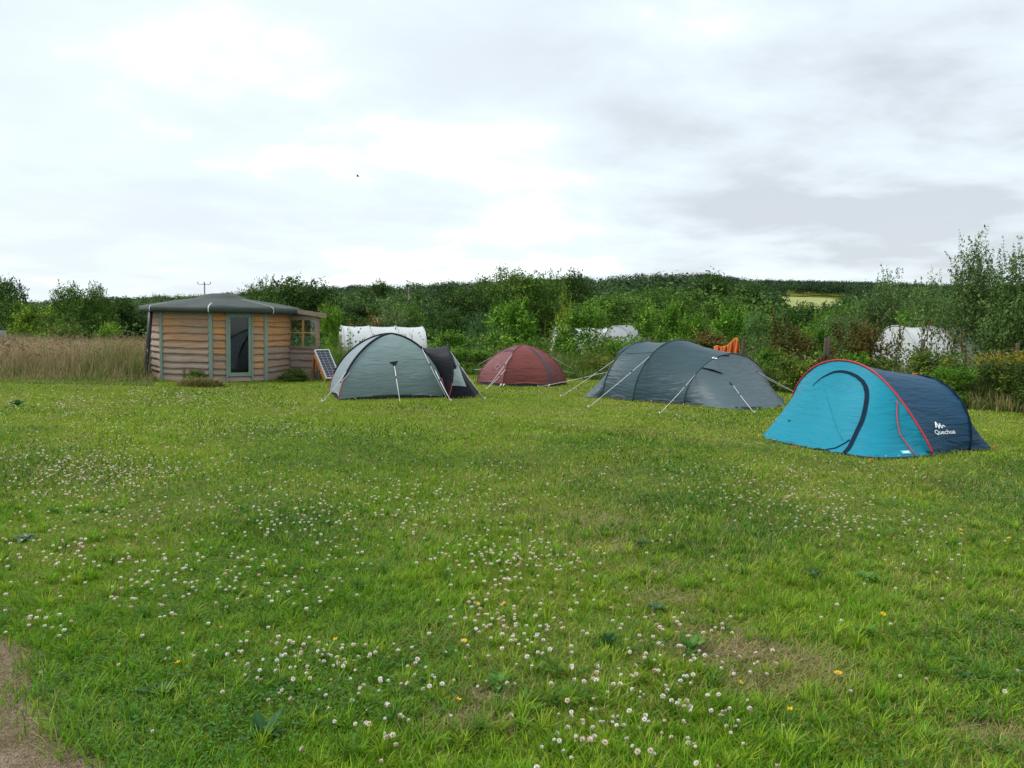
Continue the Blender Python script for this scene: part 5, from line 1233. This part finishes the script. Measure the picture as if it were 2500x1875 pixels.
veg('rusty', 1885, 700, 70, 20.6, 'reddish bush beside the left end of the big polytunnel', B_, (1, .9, 1), z=0)
for xx, tt, ww, lb in [(1945, 690, 70, 'thin rust-leaved sapling over the left part of the big polytunnel'), (2010, 680, 70, 'thin rust-leaved sapling over the middle of the big polytunnel'), (2065, 690, 70, 'thin rust-leaved sapling over the right part of the big polytunnel')]:
    veg('sparse', xx, tt, ww, 20.2, lb, 'sapling', (.8, .85, .8), z=0)
veg('rusty', 1770, 770, 110, 19.6, 'low brown brushwood behind the red arch of the turquoise tent', B_, (.7, .75, .8), z=0)
veg('bramble', 1900, 774, 130, 18.6, 'olive bramble thicket behind the turquoise tent', B_, (1.2, 1.2, .9), z=0)
veg('bramble', 2010, 756, 140, 17.6, 'dark bramble thicket above the navy end of the pop-up tent', B_, (1.15, 1.2, .8), z=0)
veg('bramble', 2110, 780, 150, 16.8, 'dark green bramble thicket under the tallest willow', B_, (1.1, 1.15, .8), z=0)
veg('bramble', 2200, 764, 130, 16.2, 'dark bramble thicket at the right edge', B_, (1.1, 1.15, .75), z=0)
for q in range(3): veg('bramble', 2290 + q * 110, 780, 150, 15.5 - q * .8, 'bramble thicket continuing beyond the right edge', B_, (.85, 1, .9), z=0, group='brambles past the right edge')
veg('hazel', 1205, 728, 60, 30, 'low leafy bush before the white tunnel end, between the two big hazels', B_, (.75, .85, .7), z=-.8)
veg('hazel', 1310, 735, 80, 30, 'low bush before the rounded white tunnel end left of the slate tent', B_, (.8, .9, .7), z=-.8)
veg('hazel', 1015, 752, 90, 23.6, 'low green bush at the lawn edge between the porch and the red tent', B_, (.7, .8, .7), z=0)
veg('hazel', 1140, 738, 90, 23.8, 'low dark leafy bush against the back of the red tent', B_, (.6, .72, .6), z=0)
veg('hazel', 1665, 752, 80, 20.4, 'low green bush by the fence post next to the towel', B_, (.65, .75, .65), z=0)
veg('bramble', 1625, 785, 90, 19.6, 'low bramble behind the pegged nose of the slate tent', B_, (1.1, 1.2, .8), z=0)
veg('bramble', 1720, 772, 110, 19.2, 'leafy bramble left of the red arch of the pop-up tent', B_, (1.2, 1.3, .8), z=0)
veg('hazel', 1850, 762, 90, 18.6, 'green leafy bush just above the red arch of the pop-up tent', B_, (.65, .8, .6), z=0)
veg('hazel', 2060, 790, 90, 16.4, 'low leafy weeds in front of the dark brambles, right of the pop-up tent', B_, (.6, .75, .6), z=0)
# tall weeds in front of the long polytunnel
for i, (xx, tt, ww, Y) in enumerate([(704, 732, 40, 24), (726, 744, 40, 23.6), (757, 700, 22, 24.5), (775, 745, 34, 23.8), (812, 722, 14, 25), (890, 708, 14, 25), (922, 738, 26, 24.4), (950, 745, 50, 24)]):
    veg('spire', xx, tt, ww, Y, 'tall leafy weed growing in front of the long white polytunnel', 'tall weed', (1.2, 1.25, .9), group='tall weeds before the long polytunnel', z=-.05)
# plants at the cabin
veg('bramble', 418, 800, 50, 18.5, 'small dark green plant against the cabin planks, left of the door', 'plant', (1.1, 1.3, 1), z=0)
veg('bramble', 632, 796, 62, 19.6, 'dark green leafy plant at the foot of the cabin porch', 'plant', (.9, 1.1, .9), z=0)
lv = veg('spire', 398, 790, 34, 18.6, 'little purple-flowered plant against the cabin planks', 'plant', (1.0, .55, 1.6), z=0)

# goldenrod heads at the right
for i, (xx, tt, ww, Y) in enumerate([(2130, 768, 30, 16.2), (2160, 764, 34, 16), (2190, 768, 34, 15.8), (2214, 764, 30, 15.6)]):
    P = at(xx * .46293, tt * .46293, Y); r_ = np.random.RandomState(300 + i); root = empty('goldenrod', (float(P[0]), float(P[1]), 0)); tag(root, 'tall goldenrod with yellow flower tops in front of the brambles at right', 'goldenrod', 'goldenrod at the right edge')
    W = ww * .463 * Y / F; n = 170; a = r_.randn(n, 3) * [.45 * W, .4 * W, .075]; Pp = P + a * 1.0 - V(0, 0, .06)
    v, f, c = leafq(Pp, unit(r_.randn(n, 3)), .028 * r_.uniform(.6, 1.2, n), .6, np.array([.42, .27, .012]) * r_.uniform(.5, 1.2, (n, 1))); link('blossom', arrmesh('blossom', v, f, c), PETAL, root)
    n = 500; a = np.stack([r_.randn(n) * .3 * W, r_.randn(n) * .3 * W, r_.rand(n) * (P[2] - .1)], 1); Pp = V(P[0], P[1], 0) + a
    v, f, c = leafq(Pp, unit(r_.randn(n, 3) + V(0, 0, .5)), .06 * r_.uniform(.6, 1.2, n), .35, np.array([.05, .09, .02]) * r_.uniform(.6, 1.3, (n, 1))); link('leaves', arrmesh('leaves', v, f, c), PETAL, root)

# ------------------------------------------------------------------ stuff: meadow, undergrowth, woods
# tall dry meadow at the left, fringed green where it meets the lawn
n = 60000; px = rs.uniform(-70, 152, n); Y = rs.uniform(0, 1, n); x = np.zeros(n); y = 17.6 + 15 * Y ** 1.2
x = (px - 512) / F * y
k = ~((np.hypot(x - OC[0], y - OC[1]) < 1.9)); x, y = x[k], y[k]; n = len(x)
m = fbm(x, y, 3.0, 71); m2 = fbm(x, y, 1.1, 72)
fringe = sst(19.3, 17.9, y + .5 * (m2 - .5))
h = (.62 + .5 * m) * rs.uniform(.55, 1.15, n) * (1 - .6 * fringe) * (.12 + .88 * sst(-.1, 1.5, y - 17.6 - 1.4 * fbm(x, y * 0, 1.1, 76))) * (1 - .25 * sst(22, 30, y))
green = rs.rand(n) < np.clip((m - .5) * 1.8 + .14 + .6 * fringe, .06, 1)
cb = np.where(green[:, None], np.array([.12, .20, .03]), np.array([.30, .235, .11])) * rs.uniform(.6, 1.35, (n, 1))
ct = np.where(green[:, None], np.array([.17, .25, .045]), np.where((rs.rand(n) < .55)[:, None], np.array([.36, .26, .16]), np.array([.45, .40, .22]))) * rs.uniform(.7, 1.3, (n, 1))
tag(blades('tall_grass', x, y, gz(x, y), h, .016 * rs.uniform(.6, 1.5, n), np.clip(rs.gamma(2, .15, n), 0, .8), cb, ct, GRASSM), 'tall dry seeding meadow grass left of the cabin', 'tall grass', kind='stuff')
n = 9000; px = rs.uniform(-70, 150, n); y = 18.2 + 12 * rs.rand(n) ** 1.5; x = (px - 512) / F * y; m = fbm(x, y, 2.5, 75); k = rs.rand(n) < (m - .3) * 2.4; x, y = x[k], y[k]; n = len(x)
P = np.stack([x, y, gz(x, y) + rs.uniform(.45, .95, n)], 1); v, f, c = leafq(P, unit(rs.randn(n, 3) * [1, 1, .3]), rs.uniform(.05, .12, n), .28, np.array([.26, .17, .11]) * rs.uniform(.6, 1.3, (n, 1)))
tag(link('seed_heads', arrmesh('seed_heads', v, f, c), GRASSM), 'pinkish brown seed heads floating over the tall meadow grass', 'seed heads', kind='stuff')
HX = np.array([-9, -6, -4, 0, 4, 6, 8, 10.5, 14, 20]); HY = np.array([24.5, 24, 22.6, 22.9, 21.2, 19.4, 16.9, 14.7, 12.2, 10])
n = 62000; x = rs.uniform(-6.5, 18, n); dy = rs.gamma(1.5, 1.2, n); y = np.interp(x, HX, HY) + dy - .2 + .8 * (fbm(x, x * 0, 1.3, 81) - .5)
k = np.hypot(x - OC[0], y - OC[1]) > 2.0; x, y, dy = x[k], y[k], dy[k]; n = len(x)
m = fbm(x, y, 2.2, 82); h = (.24 + .38 * sst(0, 1.6, dy)) * rs.uniform(.5, 1.25, n) * (.7 + .6 * m)
dry = rs.rand(n) < np.clip(.08 + (m - .48) * 1.6 + .22 * sst(3, 6, x) - .2 * sst(8, 10, x), .03, .6)
cb = np.where(dry[:, None], np.array([.27, .21, .085]), np.array([.08, .15, .022])) * rs.uniform(.6, 1.3, (n, 1)); ct = np.where(dry[:, None], np.array([.40, .33, .17]), np.array([.125, .21, .034])) * rs.uniform(.7, 1.3, (n, 1))
tag(blades('rough_grass', x, y, gz(x, y), h, .017 * rs.uniform(.6, 1.5, n), np.clip(rs.gamma(2, .17, n), 0, .8), cb, ct, GRASSM), 'rough uncut grass along the fence line behind the tents', 'rough grass', kind='stuff')
n = 64000; x = rs.uniform(-6.5, 20, n); dy = .15 + rs.gamma(1.7, 2.0, n); y = np.interp(x, HX, HY) + dy
k = (np.hypot(x - OC[0], y - OC[1]) > 2.1); x, y, dy = x[k], y[k], dy[k]; n = len(x)
m = fbm(x, y, 1.6, 84); m3 = fbm(x, y, 3.4, 86); hh = (.35 + .9 * sst(.4, .7, m)) * sst(0, 2, dy) * np.where((x > -7) & (x < -2.2), .45, 1)
P = np.stack([x, y, gz(x, y) + rs.rand(n) ** .7 * hh * .9 + .03], 1)
cA = np.where((m3 > .5)[:, None], np.array([.06, .13, .018]), np.array([.10, .16, .026])); cA = np.where(((x > 4) & (rs.rand(n) < .35))[:, None], np.array([.12, .085, .03]), cA) * rs.uniform(.6, 1.4, (n, 1))
v, f, c = leafq(P, unit(rs.randn(n, 3) + V(0, -.3, .6)), rs.uniform(.05, .11, n), .6, cA)
tag(link('undergrowth', arrmesh('undergrowth', v, f, c), leafmat('weed_leaf', .5, .3, False)), 'mixed leafy weeds and brambles filling the strip behind the fence', 'undergrowth', kind='stuff')
# valley floor scrub between hedge and woods
n = 7000; y = 30 * (150 / 30) ** rs.rand(n); x = rs.uniform(-.75, .75, n) * y
pastw = (np.abs((x / y) - (429 - 512) / F) < .018); k = (fbm(x, y, 14, 88) > .42) & ~pastw; x, y = x[k], y[k]; n = len(x); per = 26
s = rs.uniform(.5, 1.3, n) * (1 + y / 90); zb = gz(x, y)
P = np.repeat(np.stack([x, y, zb], 1), per, 0) + rs.randn(n * per, 3) * np.repeat(s, per)[:, None] * [.55, .55, .0]; P[:, 2] += np.abs(rs.randn(n * per)) * np.repeat(s, per) * .5
cA = np.repeat(np.array([.05, .10, .016]) * rs.uniform(.6, 1.5, (n, 1)), per, 0) * rs.uniform(.7, 1.3, (n * per, 1))
v, f, c = leafq(P, unit(rs.randn(n * per, 3) + V(0, -.3, .5)), np.repeat(.06 + .0028 * y, per), .7, cA)
tag(link('scrub', arrmesh('scrub', v, f, c), LEAF), 'low green scrub over the valley floor beyond the hedge', 'scrub', kind='stuff')

# the wooded hill
def woods(name, xs, ys, hs, per, leaf, colf, conif, label):
    n = len(xs); zb = gz(xs, ys); d = unit(rs.randn(n, per, 3)); d[..., 2] = np.where(d[..., 2] < -.3, -d[..., 2], d[..., 2])
    lump = 1 + .25 * np.sin(d[..., 0] * 5 + xs[:, None]) * np.sin(d[..., 1] * 5 + ys[:, None]) + .14 * rs.randn(n, per)
    rad = hs * rs.uniform(.38, .6, n)
    P = np.empty((n, per, 3)); tpos = rs.rand(n, per)
    cz = zb + hs * .47
    for k in range(2): P[..., k] = (xs, ys)[k][:, None] + d[..., k] * rad[:, None] * lump
    P[..., 2] = cz[:, None] + d[..., 2] * (hs * .5)[:, None] * lump
    a = rs.rand(n, per) * 6.283; rr = (1 - tpos) * (hs * .17)[:, None] * rs.uniform(.6, 1.1, (n, per))
    Pc = np.stack([xs[:, None] + np.cos(a) * rr, ys[:, None] + np.sin(a) * rr, zb[:, None] + hs[:, None] * (.12 + .9 * tpos)], -1)
    P = np.where(conif[:, None, None], Pc, P); Nn = np.where(conif[:, None, None], np.stack([np.cos(a), np.sin(a), .6 + 0 * a], -1), d) + .35 * rs.randn(n, per, 3)
    c = np.repeat(colf, per, 0) * rs.uniform(.68, 1.35, (n * per, 1))
    sz = np.repeat(leaf * hs * np.where(conif, .6, 1), per) * rs.uniform(.6, 1.3, n * per) * np.where(np.repeat(conif, per), 1 - .6 * tpos.ravel(), 1)
    v, f, c = leafq(P.reshape(-1, 3), unit(Nn.reshape(-1, 3)), sz, .75, np.clip(c, .004, .4))
    tag(link(name, arrmesh(name, v, f, c), LEAF), label, 'wood', kind='stuff')
fpx = fp[:, :2]
def field_ok(x, y, h):
    grow = (fpx - fpx.mean(0)) * 1.04 + fpx.mean(0); inside = inpoly(x, y, grow)
    q = proj(np.stack([x, y, gz(x, y) + h * 1.0], 1)); qb = proj(np.stack([x, y, gz(x, y)], 1))
    front = (q[:, 0] > 774) & (q[:, 0] < 850) & (y < fpx[:, 1].max()) & (q[:, 1] < 309.5)
    return ~(inside | front)
n = 3600; y = 150 + 470 * rs.rand(n) ** .8; x = rs.uniform(-.72, .72, n) * y
ya = rs.uniform(575, 660, 500); xa = rs.uniform(-.72, .72, 500) * ya; yb = rs.uniform(fp[:, 1].max() + 3, 600, 700); xb = rs.uniform(.30, .45, 700) * yb; x = np.r_[x, xa, xb]; y = np.r_[y, ya, yb]; n = len(x)
h = rs.uniform(9, 15, n) * np.where(rs.rand(n) < .10, 1.3, 1); pxn = 512 + F * x / y
con = (y > 470) & (((pxn > 385) & (pxn < 505)) | ((pxn > 590) & (pxn < 692))) | ((rs.rand(n) < .05) & (y > 350))
h = np.where(con, h * 1.08, h); k = field_ok(x, y, h * 1.1); x, y, h, con = x[k], y[k], h[k], con[k]; 
h0_ = h.copy()
def under_sky(x, y, h, lo, hi):
    az = x / y; lim = ridge_top(az) * y + 1.6 - gz(x, y); return np.minimum(h, lim * rs.uniform(lo, hi, len(x)))
h = under_sky(x, y, h, .5, .9); h = np.where(y > 430, np.minimum(h0_ * rs.uniform(.75, 1.25, len(x)), under_sky(x, y, h0_ * 2, .5, 1.1)), h); k = h > 2.2; x, y, h, con = x[k], y[k], h[k], con[k]
n = len(x)
tone = .45 + .9 * fbm(x, y, 60, 93)
base = np.where(con[:, None], np.array([.010, .026, .012]), np.where((rs.rand(n) < .3)[:, None], np.array([.040, .080, .016]), np.array([.020, .047, .012]))) * (1.25 * tone * rs.uniform(.5, 1.7, n))[:, None]
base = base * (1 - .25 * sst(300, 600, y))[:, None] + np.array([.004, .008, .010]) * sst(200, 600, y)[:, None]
near_ = y < 300
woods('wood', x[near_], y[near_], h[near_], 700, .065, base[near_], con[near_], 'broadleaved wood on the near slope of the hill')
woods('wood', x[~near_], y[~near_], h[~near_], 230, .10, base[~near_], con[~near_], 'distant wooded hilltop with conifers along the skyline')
n = 620; y = 88 + 70 * rs.rand(n); x = rs.uniform(-.7, .7, n) * y; h = rs.uniform(4.5, 9, n); pxn = 512 + F * x / y; pyb = proj(np.stack([x, y, gz(x, y) + h], 1))[:, 1]
k = field_ok(x, y, h) & (np.abs(pxn - 429) > 13) & True; x, y, h = x[k], y[k], h[k]; h = under_sky(x, y, h, .5, .9); k = h > 2; x, y, h = x[k], y[k], h[k]; n = len(x)
base = np.where((rs.rand(n) < .35)[:, None], np.array([.07, .135, .02]), np.array([.036, .08, .015])) * rs.uniform(.6, 1.5, (n, 1))
woods('wood', x, y, h, 420, .075, base, np.zeros(n, bool), 'belt of mixed trees along the valley below the hill')

# hay heap on the lawn in front of the cabin
n = 2600; c0 = gp(201, 386.3); u = unit(rs.randn(n, 3)); u[:, 2] = np.abs(u[:, 2]); P = c0 + u * [.52, .3, .15] * (rs.rand(n, 1) ** .3); hh = rs.uniform(.06, .16, n)
c = np.where((rs.rand(n) < .35)[:, None], np.array([.09, .13, .03]), np.array([.27, .22, .09])) * rs.uniform(.6, 1.25, (n, 1))
tag(blades('hay_heap', P[:, 0], P[:, 1], P[:, 2] * .9, hh, rs.uniform(.008, .014, n), rs.uniform(.7, 1.2, n), c, c, GRASSM), 'low heap of cut dry grass on the lawn in front of the cabin', 'hay heap')
# ------------------------------------------------------------------ sky and light
W = D.worlds.new('World'); SC.world = W; W.use_nodes = True; N = W.node_tree.nodes; L = W.node_tree.links; bg = N['Background']
SUN_EL, SUN_AZ = math.radians(56), math.radians(-95)     # azimuth from +Y, clockwise
sky = N.new('ShaderNodeTexSky'); sky.sky_type = 'NISHITA'; sky.sun_disc = False; sky.sun_elevation = SUN_EL; sky.sun_rotation = SUN_AZ
tc = N.new('ShaderNodeTexCoord'); sx = N.new('ShaderNodeSeparateXYZ'); L.new(tc.outputs['Generated'], sx.inputs[0])
def math_(op, a, b=None, clamp=False):
    m = N.new('ShaderNodeMath'); m.operation = op; m.use_clamp = clamp
    for i, q in enumerate((a, b)):
        if q is None: continue
        if isinstance(q, (int, float)): m.inputs[i].default_value = q
        else: L.new(q, m.inputs[i])
    return m.outputs[0]
zc = math_('MAXIMUM', sx.outputs[2], 0.0); den = math_('ADD', zc, .16)
cv = N.new('ShaderNodeCombineXYZ'); L.new(math_('DIVIDE', sx.outputs[0], den), cv.inputs[0]); L.new(math_('DIVIDE', sx.outputs[1], den), cv.inputs[1])
def cloud(scale, off, det, rough, dist=0.0):
    mp = N.new('ShaderNodeMapping'); mp.inputs['Location'].default_value = off; mp.inputs['Rotation'].default_value = (0, 0, -.35); L.new(cv.outputs[0], mp.inputs[0])
    n = N.new('ShaderNodeTexNoise'); n.inputs['Scale'].default_value = scale; n.inputs['Detail'].default_value = det; n.inputs['Roughness'].default_value = rough; n.inputs['Distortion'].default_value = dist; L.new(mp.outputs[0], n.inputs['Vector']); return n.outputs['Fac']
def sramp(f, a, b):
    m = N.new('ShaderNodeMapRange'); m.interpolation_type = 'SMOOTHSTEP'; m.inputs['From Min'].default_value = a; m.inputs['From Max'].default_value = b; L.new(f, m.inputs[0]); return m.outputs[0]
def lobe(px, py, sharp):
    d = ray(px, py); d = d / np.linalg.norm(d); vm = N.new('ShaderNodeVectorMath'); vm.operation = 'DOT_PRODUCT'; L.new(tc.outputs['Generated'], vm.inputs[0]); vm.inputs[1].default_value = tuple(d)
    return math_('POWER', math_('MAXIMUM', vm.outputs['Value'], 0.0), sharp)
c1 = cloud(.55, (3.1, 1.7, 0), 9, .5, .4); c2 = cloud(1.5, (7.3, 2.2, 0), 9, .55, .2)
dark = math_('ADD', math_('MULTIPLY', lobe(900, 120, 7.0), .55), math_('MULTIPLY', lobe(1010, 190, 30.0), .30))
dark = math_('ADD', dark, math_('MULTIPLY', lobe(230, 215, 28.0), .20))
dark = math_('SUBTRACT', dark, math_('MULTIPLY', lobe(330, 40, 8.0), .35))
w1 = sramp(math_('ADD', math_('MULTIPLY', c1, .6), math_('MULTIPLY', c2, .4)), .32, .76)
amt = math_('ADD', math_('MULTIPLY', math_('MULTIPLY', dark, w1), 1.08), math_('MULTIPLY', dark, .22)); 
amt = math_('ADD', amt, math_('MULTIPLY', sramp(math_('ADD', math_('MULTIPLY', c1, .5), math_('MULTIPLY', c2, .5)), .35, .63), .66), True)
r = N.new('ShaderNodeValToRGB'); e = r.color_ramp.elements
e[0].position = 0; e[0].color = (.56, .57, .57, 1); e[1].position = 1; e[1].color = (.285, .306, .328, 1)
k = e.new(.3); k.color = (.39, .436, .464, 1); k = e.new(.62); k.color = (.35, .382, .408, 1)
L.new(amt, r.inputs[0])
sc_ = N.new('ShaderNodeMixRGB'); sc_.blend_type = 'MULTIPLY'; sc_.inputs[0].default_value = 1; L.new(r.outputs[0], sc_.inputs[1]); sc_.inputs[2].default_value = (10.3, 10.3, 10.3, 1)
mx = N.new('ShaderNodeMixRGB'); mx.inputs[0].default_value = .93; L.new(sky.outputs[0], mx.inputs[1]); L.new(sc_.outputs[0], mx.inputs[2])
gr = N.new('ShaderNodeMixRGB'); L.new(sramp(sx.outputs[2], -.05, -.005), gr.inputs[0]); gr.inputs[1].default_value = (.9, 1.2, .5, 1); L.new(mx.outputs[0], gr.inputs[2])
L.new(gr.outputs[0], bg.inputs[0]); bg.inputs[1].default_value = .1
sl = D.lights.new('sun', 'SUN'); sl.energy = 1.5; sl.angle = math.radians(24); sl.color = (1, .96, .9)
so = D.objects.new('sun', sl); COL.objects.link(so)
sd = Vector((math.sin(SUN_AZ) * math.cos(SUN_EL), math.cos(SUN_AZ) * math.cos(SUN_EL), math.sin(SUN_EL)))
so.rotation_euler = sd.to_track_quat('Z', 'Y').to_euler()
SC.view_settings.view_transform = 'Standard'; SC.view_settings.look = 'None'; SC.view_settings.gamma = 1; SC.view_settings.exposure = 1.2
SC.cycles.max_bounces = 6; SC.cycles.transparent_max_bounces = 8; SC.cycles.diffuse_bounces = 3; SC.cycles.glossy_bounces = 2; SC.cycles.caustics_reflective = False; SC.cycles.caustics_refractive = False
